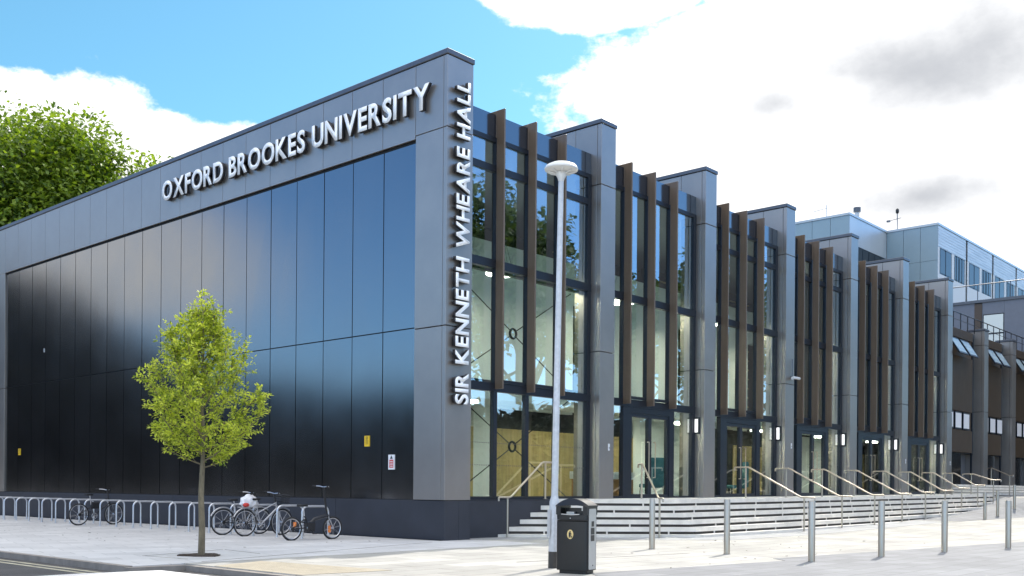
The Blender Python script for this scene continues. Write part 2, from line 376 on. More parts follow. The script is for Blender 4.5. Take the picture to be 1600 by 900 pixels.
for i in range(20):
    for j in range(36):
        x = -8.15+i*.075+.02*j*.075; y = -3.25-j*.066
        if x < -6.98: m.lathe([(.016,.0055),(.012,.0095)], 6, (x,y,0))
tag(m.build('tactile_paving', M['tactile']), kind='structure')
m = MB(); 
foot = [(1.0,-1.05),(2.0,.0),(2.3,.4),(6.52,-3.3),(40,-3.3),(40,-4.55),(6.1,-4.55),(1.9,-.95)]
m.prism([(1.9,.35),(6.5,-3.28),(22,-3.28),(22,-4.5),(6.0,-4.5),(1.0,-.25),(1.0,.35)], .001, .005)
o = m.build('step_foot_strip', M['footstrip'])  # slightly greyer strip along the foot of the steps
bm = bmesh.new(); bm.from_mesh(o.data); bmesh.ops.triangulate(bm, faces=bm.faces); 
for c in (11,14,17): bmesh.ops.bisect_plane(bm, geom=bm.verts[:]+bm.edges[:]+bm.faces[:], plane_co=(c,0,0), plane_no=(1,0,0))
bm.to_mesh(o.data); bm.free(); slope(o); tag(o, kind='structure')
# thin dark service lines and covers in the pavement, plus the tower's painted shade edge
m = MB()
def seam(a, b, wd=.018):
    a = Vector(a); b = Vector(b); t = (b-a).normalized(); n_ = Vector((-t.y, t.x))*wd*.5
    m.prism([tuple(a-n_),tuple(b-n_),tuple(b+n_),tuple(a+n_)], .001, .0045)
seam((-.7,-.3),(-7.9,-2.2),.02); seam((-7.93,-.25),(-5.84,.42)); seam((-5.8,.4),(-5.99,-1.1)); seam((-7.9,-.3),(-7.75,-1.5),.012); seam((-4.2,4.2),(-3.2,4.5)); seam((-3.9,-9.0),(-1.2,-9.6),.02); seam((-4.0,-5.9),(.5,-6.6),.012)  # first line darkens the pavement along the edge of the tower's shadow
tag(m.build('seams_and_shade_edge', M['kerb']), kind='structure')
m = MB()
rr = random.Random(5)
for i in range(110):
    if i < 75: x = rr.uniform(-6.5,-.4); y = rr.uniform(.3, 18)
    else: x = rr.uniform(-4,9); y = rr.uniform(-9,-4)
    if x > 1 and y > -3.5: continue
    s_ = rr.uniform(.015,.055); a = rr.uniform(0,6.28); z = gz(x,y)+.008
    p = [(x+s_*math.cos(a+k*1.26)*(1,.5,.8,.45,.9)[k], y+s_*math.sin(a+k*1.26)*(1,.6,.8,.5,.9)[k], z+rr.uniform(0,.015)) for k in range(5)]
    m.quad(*p); 
tag(m.build('leaf_litter', mat('dead_leaf', (.05,.035,.02), .8, var=.4, vs=3), None), 'dry dark leaf litter scattered on the pavement', 'leaf litter', kind='stuff')
m = MB(); pts = []
for k in range(20):
    t = 2*PI*k/20; q = 1+.12*math.sin(3*t)+.06*math.sin(7*t); pts.append((-7.08+.36*q*math.cos(t), -.80+.42*q*math.sin(t)))
m.prism(pts, .001, .02); tag(m.build('planting_soil', M['soil']), kind='structure')

# ------------------------------------------------------------------ the hall
hall = thing('hall_building', (0,0,0), 'long dark hall with glossy black side wall, grey piers and tall glazed bays', 'building')
TOP = 11.95
YE = 27.0
# side wall
pan = MB(); Y0, Y1 = 1.13, 25.9; n = 20; pw = (Y1-Y0)/n; g = .015
for i in range(n):
    a = Y0+i*pw+g; b = Y0+(i+1)*pw-g
    j = rr.uniform(-.0015,.0015)
    for z0, z1 in ((.99,5.265),(5.295,9.90)):
        pan.box(.055+j, .09, a, b, z0, z1)
        for q in (-8,-5,-4,-1): vx = pan.v[q]; pan.v[q] = (vx[0]+rr.uniform(-.0022,.0022), vx[1], vx[2])   # panels never sit perfectly flat
pan.build('black_panels', M['panel'], hall)
m = MB(); m.box(.085, .88, .012, YE-.01, .5, 11.9); m.build('wall_core', M['groove'], hall)
fr = MB(); g = .008
fr.box(0,.07,.13+g,Y0-g*2,.985,5.22); fr.box(0,.07,.13+g,Y0-g*2,5.245,10.05)
fr.box(0,.07,Y1+.02,YE,.985,5.22); fr.box(0,.07,Y1+.02,YE,5.245,9.98)
ys = [.13]+[Y0+i*pw for i in range(n+1)]+[YE]
for a, b in zip(ys[:-1], ys[1:]):
    z0 = 10.07 if a < Y0-.01 else 9.985
    fr.box(0,.07,a+g,b-g,z0,11.80)
# corner and front face
for z0, z1 in ((.985,5.22),(5.245,10.05),(10.07,11.80)):
    fr.box(-.003,.90,0,.13-g,z0,z1); fr.box(.83,.903,.13,.42,z0,z1)
bevel(fr.build('grey_surround', M['grey'], hall), .004, 1)
m = MB(); m.box(-.03,.93,-.03,YE+.02,11.815,11.95); bevel(m.build('coping', M['coping'], hall), .015, 1)
m = MB()
for a, b in zip([0,4.2,8.4,12.6,16.8,21.0,24.2],[4.2,8.4,12.6,16.8,21.0,24.2,YE]): m.box(.012,.5,a+(.006 if a else 0),b-.006,0,.965)
m.box(.505,.90,0,.5,0,.965)
bevel(m.build('plinth', M['plinth'], hall), .006, 1)
m = MB(); m.box(.03,.89,.02,YE-.02,.9,.99); m.build('plinth_flashing', M['groove'], hall)

R = [.90, 6.91, 12.63, 18.36, 24.1, 29.75, 35.65]
PW = .70
def plat(x): return 1.0+max(0., x-9)*.0058
def pier(parent, xr, top, y1=.95, blade=True, mid=5.25, hi=None, zb=None):
    x0, x1 = xr-PW, xr; zb = plat(xr)-.02 if zb is None else zb
    hi = top-1.88 if hi is None else hi
    c = MB(); c.box(x0+.05,x1-.05,.05,y1,zb,top-.1)
    if blade: c.box(x0+.05,x1-.05,y1+.001,5.0,10.9,top-.1)
    p = c.build('pier', M['groove'], parent)
    q = MB()
    for z0, z1 in ((zb,mid-.012),(mid+.012,hi-.012),(hi+.012,top-.14)):
        q.box(x0,x1,0,.14,z0,z1); q.box(x0+.004,x0+.045,.158,y1,z0,z1); q.box(x1-.045,x1-.004,.158,y1,z0,z1)
    if blade:
        for a, b in ((y1+.012,2.3),(2.32,3.7),(3.72,5.0)):
            q.box(x0+.004,x0+.045,a,b,10.95,top-.14); q.box(x1-.045,x1-.004,a,b,10.95,top-.14)
    bevel(q.build('cladding', M['grey'], p), .005, 1)
    k = MB(); k.box(x0-.03,x1+.03,-.03,5.05 if blade else y1,top-.125,top); bevel(k.build('pier_coping', M['coping'], p), .012, 1)
    b = MB(); b.box(x0+.03,x1-.03,.03,y1,zb-1.2,zb-.002); b.build('pier_base', M['plinth'], p)
    return p
for xr in R[1:]: pier(hall, xr, TOP)

GY = .40   # glass plane
def pane(mb, x0, x1, z0, z1, y=GY): mb.box(x0, x1, y, y+.012, z0, z1)
rb = random.Random(3)
FT = 11.0
for bi in range(6):
    xl, xr = R[bi], R[bi+1]-PW
    zb = plat(xl+1)
    wroot = MB()
    fy0, fy1 = GY-.05, GY+.09
    mull = [xl+.95+1.255*k for k in range(3)]
    if bi == 0: mull = [2.17, 3.43, 4.70]
    # horizontal members
    for z0, z1 in ((7.0,7.22),(3.80,4.02)): wroot.box(xl,xr,fy0-.02,fy1,z0,z1)
    wroot.box(xl,xr,fy0,fy1,10.28,10.40); wroot.box(xl,xr,fy0,fy1,zb-.02,zb+.07)
    if bi in (0,2,3): wroot.box(xl,xr,fy0,fy1,9.50,9.68)
    vb = [xl+.05]+mull+[xr-.08]
    for i, x in enumerate(vb):
        wd = .09 if i < 4 else .16
        wroot.box(x-wd/2,x+wd/2,fy0-.004,fy1-.006,4.02,10.3)
        if bi == 0 or i in (0,4): wroot.box(x-wd/2-.02,x+wd/2+.02,fy0-.006,fy1-.008,zb,3.80)
    # openable light boxes above the transom
    for x0_, x1_ in zip(vb[1:3], vb[2:4]): wroot.box(x0_+.15, x1_-.15, fy0-.05, fy0-.021, 4.03, 4.12)
    wobj = wroot.build('window', M['frame'], hall)
    gm = MB()
    zz = [(4.02,7.0),(7.22,9.50),(9.68,10.28)] if bi in (0,2,3) else [(4.02,7.0),(7.22,10.28)]
    for a, b in zip(vb[:-1], vb[1:]):
        for z0, z1 in zz: pane(gm, a+.03, b-.03, z0, z1)
        if bi == 0: pane(gm, a+.05, b-.05, zb+.07, 3.80)
    if bi:
        pane(gm, xl+.09, xl+.95, zb+.07, 3.80); pane(gm, xl+3.80, xr-.17, zb+.07, 3.80)
    gm.build('panes', M['glass'], wobj)
    fm = MB(); fm.box(xl,xr,GY-.03,GY+.5,10.40,FT); fm.build('fascia', M['fascia'], hall)
    for k, x in enumerate(mull):
        f = MB(); f.box(x-.05,x+.005,.06,GY-.071,3.86,11.1); f.box(x-.049,x+.004,GY-.07,GY-.034,10.401,11.1); f.box(x-.048,x+.003,GY-.033,1.5,FT+.01,11.1)
        bevel(f.build('fin', M['fin'], hall), .006, 1)
    if bi:
        # double door set
        dx = xl+.95
        jm = MB(); d0, d1 = fy0-.01, fy1+.01
        jm.box(dx,dx+.38,d0,d1,zb,3.80); jm.box(dx+2.52,dx+2.80,d0,d1,zb,3.80); jm.box(dx+.381,dx+2.519,d0,d1,3.62,3.795)
        jo = jm.build('door_frame', M['frame'], hall)
        for s, (a, b) in enumerate(((dx+.385,dx+1.45),(dx+1.455,dx+2.515))):
            dm = MB(); q = .085
            dm.box(a,a+q,d0+.02,d1-.02,zb+.01,3.61); dm.box(b-q,b,d0+.02,d1-.02,zb+.01,3.61); dm.box(a+q,b-q,d0+.02,d1-.02,zb+.01,zb+.13); dm.box(a+q,b-q,d0+.02,d1-.02,3.50,3.61)
            do = dm.build('door', M['frame'], hall)
            pm = MB(); pane(pm, a+q, b-q, zb+.13, 3.50, GY+.005); pm.build('door_pane', M['glass'], do)
            hm = MB(); hx = b-.17 if s == 0 else a+.17; hm.tube([(hx,d0-.0,zb+.65),(hx,d0-.07,zb+.65),(hx,d0-.07,zb+1.75),(hx,d0,zb+1.75)], .018, 8)
            hm.build('door_handle', M['steel'], do, smooth='auto')
for bi in (3,4,5):      # bronze slats standing behind the far glass
    xl, xr = R[bi], R[bi+1]-PW
    for k in range(3):
        a = xl+.3+1.5*k+(.35 if bi == 3 else 0); q = MB(); x = a
        while x < a+(1.15 if bi > 3 else .6): q.box(x,x+.09,.62,.74,4.05,9.9); x += .15
        q.box(a,x-.06,.741,.76,4.05,9.9); q.build('screen', M['fin'], hall)
# plinth under first glazed bay
m = MB(); m.box(.905,7.0,GY-.04,GY+.3,-.1,.975); m.build('bay_plinth', M['plinth'], hall)
# small dots on the bay-one glass
m = MB()
for z in (1.88,2.46):
    x = 1.3
    while x < 6.0:
        if all(abs(x-q) > .12 for q in (2.17,3.43,4.7)): m.box(x-.014,x+.014,GY-.006,GY-.003,z-.014,z+.014)
        x += .085
tag(m.build('glass_dots', M['coping'], hall), kind='stuff')
# roof, inside
m = MB(); m.box(.9,35.6,1.0,YE-.05,10.45,10.62); m.box(.9,35.6,GY+.1,1.0,10.43,10.60); m.box(.9,35.6,YE-.3,YE,0,10.45); m.box(35.45,35.64,.97,YE-.3,0,10.45); m.build('roof', M['coping'], hall)
m = MB(); m.box(.9,35.45,GY+.1,12,plat(20)-.35,.985); m.build('interior_floor', M['intfloor'], hall)
m = MB(); m.box(.9,35.44,GY+.12,8,10.34,10.44); m.build('interior_ceiling', M['ceiling'], hall)
BY = 4.4
iw = MB(); ib = MB(); idk = MB()
iw.box(.92,.99,GY+.15,BY,.99,10.3)
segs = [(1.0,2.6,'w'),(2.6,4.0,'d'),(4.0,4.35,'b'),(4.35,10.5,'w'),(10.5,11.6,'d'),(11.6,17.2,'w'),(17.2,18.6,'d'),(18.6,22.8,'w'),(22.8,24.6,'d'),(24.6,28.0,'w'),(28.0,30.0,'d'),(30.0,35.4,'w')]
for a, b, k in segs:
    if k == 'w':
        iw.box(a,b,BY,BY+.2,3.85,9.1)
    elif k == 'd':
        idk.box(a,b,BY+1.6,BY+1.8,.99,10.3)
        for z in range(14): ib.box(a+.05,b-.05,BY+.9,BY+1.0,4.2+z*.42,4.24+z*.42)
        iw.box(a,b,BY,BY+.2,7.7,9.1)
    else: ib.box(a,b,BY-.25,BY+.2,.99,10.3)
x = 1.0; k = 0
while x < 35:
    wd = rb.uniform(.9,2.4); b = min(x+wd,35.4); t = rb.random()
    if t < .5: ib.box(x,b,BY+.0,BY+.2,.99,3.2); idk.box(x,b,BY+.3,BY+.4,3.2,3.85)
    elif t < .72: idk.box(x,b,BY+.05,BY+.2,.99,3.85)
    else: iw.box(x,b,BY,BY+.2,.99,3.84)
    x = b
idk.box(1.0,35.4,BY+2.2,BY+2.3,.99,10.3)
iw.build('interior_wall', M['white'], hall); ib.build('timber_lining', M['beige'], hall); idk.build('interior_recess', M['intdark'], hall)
m = MB(); m.box(1.0,35.4,2.9,BY-.02,3.92,4.12); m.build('gallery_edge', M['white'], hall)
# cross bracing with ring nodes behind the first bay
m = MB(); y = .85
for zc in (2.42, 5.5):
    m.tube([(3.4+.13*math.cos(t*PI/8),y,zc+.13*math.sin(t*PI/8)) for t in range(16)], .035, 6, closed=True)
    for sx in (-1,1):
        for sz in (-1,1): m.tube([(3.4+sx*.12,y,zc+sz*.08),(3.4+sx*2.5,y,zc+sz*1.45)], .016, 6)
m.build('bracing', M['black'], hall, smooth=True)
m = MB(); 
for z in (3.85,6.95): m.box(1.0,6.2,.78,.92,z+.08,z+.3)
m.build('bracing_beam', M['frame'], hall)

# ring lamps
i = 0
ring_labels = ['glowing ring lamp behind the upper glass of the bay beside the tower',]
def ringlamp(x, y, z, label):
    t = thing('ring_lamp', (x,y,z), label, 'ceiling lamp', 'ring lamps hanging inside the hall')
    m = MB(); m.lathe([(.44,.0),(.50,.0),(.50,.06),(.44,.06),(.44,.0)], 24); m.build('lamp_ring', M['ring'], t, smooth='auto')
    m = MB(); m.lathe([(.43,.061),(.51,.061),(.51,.085),(.43,.085)], 24)
    for k in range(3):
        a = k*2.094; m.tube([(.47*math.cos(a),.47*math.sin(a),.08),(.0,.0,1.2)], .006, 4)
    m.tube([(0,0,1.2),(0,0,10.34-z)], .008, 4); m.build('lamp_hanger', M['coping'], t)
bn = ['first','second','third','fourth','fifth','sixth']
for bi in range(6):
    cx = (R[bi]+R[bi+1]-PW)/2
    ringlamp(cx+1.0, 2.3, 7.5, 'white ring lamp high behind the %s glazed bay from the tower' % bn[bi])
    ringlamp(cx-.8, 2.2, 3.55+.1, 'white ring lamp low behind the %s glazed bay from the tower' % bn[bi])

# indoor furniture
t = thing('reception_counter', (8.6,2.3,.985), 'orange timber counter with white top behind the doors of the second bay', 'counter')
m = MB(); m.box(0,2.6,0,.6,0,.62); m.build('counter_body', M['orange'], t); m = MB(); m.box(-.05,2.65,-.05,.65,.622,.86); m.build('counter_top', M['signwhite'], t)
t = thing('pot_plant', (1.75,1.5,.985), 'bushy green plant in tall dark pot behind the glass beside the tower', 'plant')
m = MB(); m.lathe([(.2,0),(.26,.9),(.22,.9),(.2,.82)], 16); m.build('pot', M['coping'], t, smooth='auto')
m = MB(); 
for k in range(260):
    v = Vector((rb.gauss(0,1),rb.gauss(0,1),rb.gauss(0,1))).normalized()*rb.uniform(.1,.4); c = Vector((0,0,1.1))+Vector((v.x,v.y,abs(v.z)*.8-.1)); a = Vector((rb.gauss(0,1),rb.gauss(0,1),rb.gauss(0,1))).normalized(); b_ = a.orthogonal().normalized()
    m.quad(c-a*.07,c+b_*.03,c+a*.07,c-b_*.03)
m.build('foliage', M['plantleaf'], t)
def armchair(x, y, rz, label):
    t = thing('lounge_chair', (x,y,.985), label, 'chair', 'teal lounge chairs inside the glass', rz)
    m = MB(); m.box(-.33,.33,-.3,.35,.35,.48); bevel(m.build('seat', M['teal'], t), .04)
    m = MB(); m.prism([(-.33,.28),(.33,.28),(.36,.40),(-.36,.40)], .40, 1.35); bevel(m.build('backrest', M['teal'], t), .04)
    for sx in (-1,1):
        for yy in (-.26,.3):
            m = MB(); m.tube([(sx*.28,yy,.35),(sx*.32,yy*1.1,0)], .018, 6); m.build('leg', M['steel'], t)
armchair(11.25, 1.6, 2.6, 'teal high-backed chair behind the glass just left of the third pier')
armchair(16.9, 1.6, -2.4, 'teal high-backed chair behind the glass just left of the fourth pier')

# terrace and steps
st = thing('entrance_steps', (0,0,0), 'wide flight of pale stone steps with dark inset lines climbing to the glazed doors', 'steps')
dgl = Vector((.752,-.66)).normalized(); nin = Vector((-dgl.y, dgl.x))
def nosing(off):
    # diagonal line through (2.3,.38) shifted inward, meeting the straight line y=-3.3+off
    p0 = Vector((2.3,.38)) + nin*off
    s0 = (.38-p0.y)/dgl.y; a = p0+dgl*s0
    ystr = -3.3+off; s1 = (ystr-p0.y)/dgl.y; b = p0+dgl*s1
    return [(a.x,.38),(b.x,ystr),(12.0,ystr),(18.0,ystr),(24.0,ystr),(30.0,ystr),(36.2,ystr)]
LV = [.075,.26,.445,.63,.815,1.0]
def tilt(o):
    for v in o.data.vertices: v.co.z += max(0., v.co.x-9)*.0058
    return o
TR = .285
for k in range(6):
    z = LV[k]; off = TR*k; a = nosing(off); b = nosing(off+(TR+.12 if k < 5 else 0))
    if k < 5:
        b = nosing(off+TR+.1); poly = a + b[::-1]
    else: poly = a + [(36.2,.37),(a[0][0]+.0,.3701)]
    m = MB()
    # slab as strips so the bend stays clean
    th = .115 if k else .10
    if k < 5:
        for i in range(len(a)-1): m.prism([a[i],a[i+1],b[i+1],b[i]], z-th, z)
    else:
        m.prism([a[0],a[1],(a[1][0],.38)], z-th, z)
        for i in range(1,len(a)-1): m.prism([a[i],a[i+1],(a[i+1][0],.38),(a[i][0],.38)], z-th, z)
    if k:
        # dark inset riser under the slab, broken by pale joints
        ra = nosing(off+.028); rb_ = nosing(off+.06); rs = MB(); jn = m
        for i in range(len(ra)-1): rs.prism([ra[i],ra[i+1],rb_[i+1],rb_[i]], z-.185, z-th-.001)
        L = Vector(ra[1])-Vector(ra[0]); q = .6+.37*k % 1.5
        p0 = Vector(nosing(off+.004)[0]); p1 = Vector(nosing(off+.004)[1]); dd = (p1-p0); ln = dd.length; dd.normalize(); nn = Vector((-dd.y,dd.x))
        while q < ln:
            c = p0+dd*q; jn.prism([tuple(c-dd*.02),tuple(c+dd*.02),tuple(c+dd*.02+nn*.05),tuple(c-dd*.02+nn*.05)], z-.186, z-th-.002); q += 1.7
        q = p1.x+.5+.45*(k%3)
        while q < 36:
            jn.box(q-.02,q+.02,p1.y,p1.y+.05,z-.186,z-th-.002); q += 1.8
    s_ = tilt(m.build('step' if k < 5 else 'landing', M['step'], st))
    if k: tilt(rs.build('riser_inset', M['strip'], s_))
# core fill under the slabs
m = MB(); q = nosing(TR*5+.1); m.prism([q[0],q[1],(q[1][0],.37)], -.1, .88); m.box(q[1][0]+.001,36.15,q[1][1],.36,-.1,.88); tilt(m.build('terrace_core', M['step'], st))
# upper terrace before the low wing
ut = thing('upper_steps', (0,0,0), 'short second flight of pale steps before the low wing at the far right', 'steps')
for k, z in enumerate((1.22,1.36,1.50,1.64)):
    m = MB(); m.box(35.75+.004*k,62,-1.2+.3*k,.38-.001*k,z-.115,z); s_ = m.build('step' if k < 3 else 'landing', M['step'], ut)
    m = MB(); m.box(35.78,62,-1.17+.3*k,.3,z-.14-.001*k,z-.116); m.build('riser_inset', M['strip'], s_)
m = MB(); m.box(35.8,62,-.8,.35,-.1,1.36-.14); m.build('terrace_core', M['step'], ut)

# ------------------------------------------------------------------ low wing at the far end
lw = thing('low_wing', (0,0,0), 'lower grey wing with bronze slatted screens at far right end of the hall', 'building')
LR = [41.34, 46.4, 51.9, 57.4]
LT = 10.1
for xr in LR: pier(lw, xr, LT, blade=False, mid=5.6, hi=9.2, zb=1.48)
xs0 = [R[6]]+LR
m = MB(); m.box(35.66,57.4,.95,20,1,9.6); m.build('wall', M['greyblock'], lw)
for i in range(4):
    xl, xr = xs0[i], LR[i]-PW
    s_ = MB(); x = xl+.1
    while x < xr-.75:
        s_.box(x,x+.10,.36,.5,5.5,8.35); s_.box(x,x+.10,.36,.5,3.35,4.5); s_.box(x,x+.10,.36,.5,9.3,9.75); x += .16
    s_.box(xl,xr-.55,.501,.53,3.4,9.615); s_.build('screen', M['screen'], lw)
    s_ = MB(); s_.box(xl,xr,.55,.9,3.3,9.6); s_.box(xr-.5,xr-.45,.45,.545,1.5,9.6); s_.build('back_panel', M['frame'], lw)
    for j in range(3):
        x = xl+.35+j*1.25
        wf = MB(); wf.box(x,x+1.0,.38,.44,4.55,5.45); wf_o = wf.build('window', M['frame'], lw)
        q = MB(); q.box(x+.07,x+.93,.37,.379,4.62,5.38); q.build('pane', M['signwhite'], wf_o)  # white pane colour stands in for its reflection
    for j in range(2):
        x = xl+.4+j*1.6
        wf = MB(); T = Matrix.Translation((x,.34,9.2)) @ Matrix.Rotation(math.radians(-32),4,'X')
        wf.box(0,1.3,-.03,.03,-1.05,0); wf.v = [tuple(T@Vector(v)) for v in wf.v]; wo = wf.build('open_window', M['frame'], lw)
        q = MB(); q.box(.1,1.2,-.036,-.031,-.95,-.1); q.v = [tuple(T@Vector(v)) for v in q.v]; q.build('pane', M['bluepanel'], wo)
    dm = MB(); dm.box(xl+.6,xl+2.9,.5,.54,1.5,3.3); dm.build('door', M['panel'], lw)
m = MB(); m.box(35.66,57.4,.52,1.5,9.62,9.8); m.build('roof_edge', M['coping'], lw)
rl = MB(); rl.tube([(35.9,.45,10.62),(57,.45,10.62)], .03, 6); rl.tube([(35.9,.45,10.25),(57,.45,10.25)], .015, 6)
x = 36
while x < 57: rl.box(x-.02,x+.02,.43,.47,9.8,10.6); x += 1.1
rl.build('roof_railing', M['black'], lw)

# ------------------------------------------------------------------ buildings behind
gb = thing('grey_block', (0,0,0), 'mid grey panelled upper block with square window and roof rail behind the low wing', 'building')
m = MB(); m.box(52.1,60,-4,15,1,13.5); m.build('wall_core', M['groove'], gb)
m = MB()
for a, b in ((-4,-1.6),(-1.58,.9),(.92,2.28),(3.58,3.62),(4.1,5.6),(5.62,8),(8.02,11),(11.02,15)): m.box(52,52.09,a,b,9.5,13.5)
m.box(52,52.09,2.29,3.57,12.72,13.5); m.box(52,52.09,2.29,3.57,9.5,10.3); m.build('wall', M['greyblock'], gb)
m = MB(); m.box(51.97,52.12,3.63,4.09,9.5,13.45); m.box(51.97,52.12,.55,.9,9.5,13.45); m.build('post', M['brownpost'], gb)
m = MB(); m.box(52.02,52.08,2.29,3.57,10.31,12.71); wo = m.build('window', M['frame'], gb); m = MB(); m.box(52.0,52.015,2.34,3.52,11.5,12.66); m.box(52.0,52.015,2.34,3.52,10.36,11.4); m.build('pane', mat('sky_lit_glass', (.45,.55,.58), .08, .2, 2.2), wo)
m = MB(); m.box(51.9,60,-4,15,13.5,13.68); m.build('coping', M['coping'], gb)
m = MB(); m.tube([(52.3,-4,14.75),(52.3,15,14.75)], .035, 6)
for y in range(-4,16,2): m.tube([(52.3,y,13.6),(52.3,y,14.75)], .03, 6)
m.build('roof_railing', M['coping'], gb)

sb = thing('silver_block', (0,0,0), 'tall silver and pale blue clad block with a window row behind the hall', 'building')
T2 = 21.0; BX = 59.3; AXL = 52.5; AY = 12.8; BYF = 9.0
m = MB(); m.box(AXL+.06,BX+2,AY+.06,30,0,T2-.1); m.box(BX+.06,110,BYF+.06,30,0,T2-.1); m.build('wall_core', M['groove'], sb)
bl = MB()
for i in range(9):
    a = AY+i*1.4+.0; bl.box(AXL,AXL+.05,a+.012,a+1.388,17.8,T2-.12); bl.box(AXL,AXL+.05,a+.012,a+1.388,10,17.77)
bl.build('blue_panels', M['bluepanel'], sb); bl = MB()
ys = [BYF,BYF+1.27,BYF+2.53,AY-.01]
for a, b in zip(ys[:-1], ys[1:]):
    for z0, z1 in ((10,16.9),(16.92,18.3),(18.32,T2-.12)): bl.box(BX,BX+.05,a+.012,b-.012,z0,z1)
bl.build('blue_panels', M['bluepanel'], sb)
sl = MB(); sl.box(AXL+.06,BX-.01,AY,AY+.05,18.9,T2-.12); sl.box(AXL+.06,BX-.01,AY,AY+.05,10,16.3); sl.build('silver_panels', M['silver'], sb)
m = MB(); m.box(AXL+.06,BX-.01,AY+.005,AY+.05,16.31,18.89); wo = m.build('window_strip', M['frame'], sb)
m = MB()
for k in range(6):
    for z0, z1 in ((16.4,17.5),(17.6,18.8)): m.box(AXL+.2+k*1.1,AXL+1.1+k*1.1,AY-.01,AY+.004,z0,z1)
m.build('panes', M['glassfar'], wo)
x = BX+.06
rp = MB(); wb = MB(); 
for k in range(8):
    a = x+k*6.5; rp.box(a,a+6.1,BYF,BYF+.05,19.3,T2-.12)
    for z in range(7): rp.box(a,a+6.1,BYF-.012,BYF-.001,19.36+z*.21,19.46+z*.21)
    wb.box(a,a+6.1,BYF,BYF+.05,10,17.35); wb.box(a,a+.35,BYF,BYF+.05,17.351,19.29); wb.box(a+2.95,a+3.5,BYF,BYF+.05,17.351,19.29); wb.box(a+5.9,a+6.1,BYF,BYF+.05,17.351,19.29)
rp.build('ribbed_cladding', M['silver2'], sb); wb.build('wall', M['whitewall'], sb)
for k in range(8):
    a = x+k*6.5
    for (u0,u1) in ((.36,2.94),(3.51,4.5),(4.6,5.89)):
        wf = MB(); wf.box(a+u0,a+u1,BYF+.02,BYF+.055,17.36,19.28); wf.box((2*a+u0+u1)/2-.04,(2*a+u0+u1)/2+.04,BYF-.02,BYF+.019,17.36,19.28); wo = wf.build('window', M['frame'], sb)
        q = MB(); q.box(a+u0+.1,a+u1-.1,BYF+.0,BYF+.015,17.46,19.18); q.build('pane', M['glassfar'], wo)
m = MB(); m.box(AXL-.05,BX+2.2,AY-.05,30,T2-.11,T2+.05); m.box(BX-.05,110,BYF-.05,AY-.051,T2-.11,T2+.05); m.box(BX+2.21,110,AY-.05,30,T2-.11,T2+.05); m.build('coping', M['silver'], sb)
m = MB(); m.tube([(AXL+.6,AY+.3,T2+.05),(BX,AY+.3,T2+.12)], .06, 6); m.build('roof_pipe', M['black'], sb)

t = thing('roof_aerial', (52.9,14.7,T2+.05), 'thin roof aerial on the left part of the silver block', 'aerial')
m = MB(); m.tube([(0,0,0),(0,0,.95)], .03, 6); m.build('mast', M['galv'], t)
m = MB(); m.tube([(0,1.0,.62),(0,-.1,.72)], .025, 6); 
for k in range(4): m.tube([(-.2,.2+k*.22,.7-k*.02),(.2,.2+k*.22,.7-k*.02)], .012, 5)
m.build('antenna', M['galv'], t)
t = thing('roof_flue', (55.0,13.3,T2+.05), 'short metal flue with cap on the roof edge of the silver block', 'flue')
m = MB(); m.lathe([(.16,0),(.16,.62)], 12); m.build('flue_pipe', M['galv'], t, smooth='auto'); m = MB(); m.lathe([(.26,.62),(.26,.95),(.1,1.0)], 12); m.build('cap', M['coping'], t, smooth='auto')
t = thing('weather_mast', (59.8,12.2,T2+.05), 'slim weather sensor mast at the inner roof corner of the silver block', 'mast')
m = MB(); m.tube([(0,0,0),(0,0,1.5)], .035, 6); m.build('mast', M['coping'], t)
m = MB(); m.tube([(0,.65,.85),(0,-.3,.95)], .025, 6); m.box(-.09,.09,.55,.8,.76,.9); m.build('sensor_arm', M['coping'], t); m = MB(); m.lathe([(.05,1.3),(.13,1.4),(.13,1.6),(.05,1.7)], 8, (0,0,0)); m.build('sensor', M['black'], t, smooth='auto')

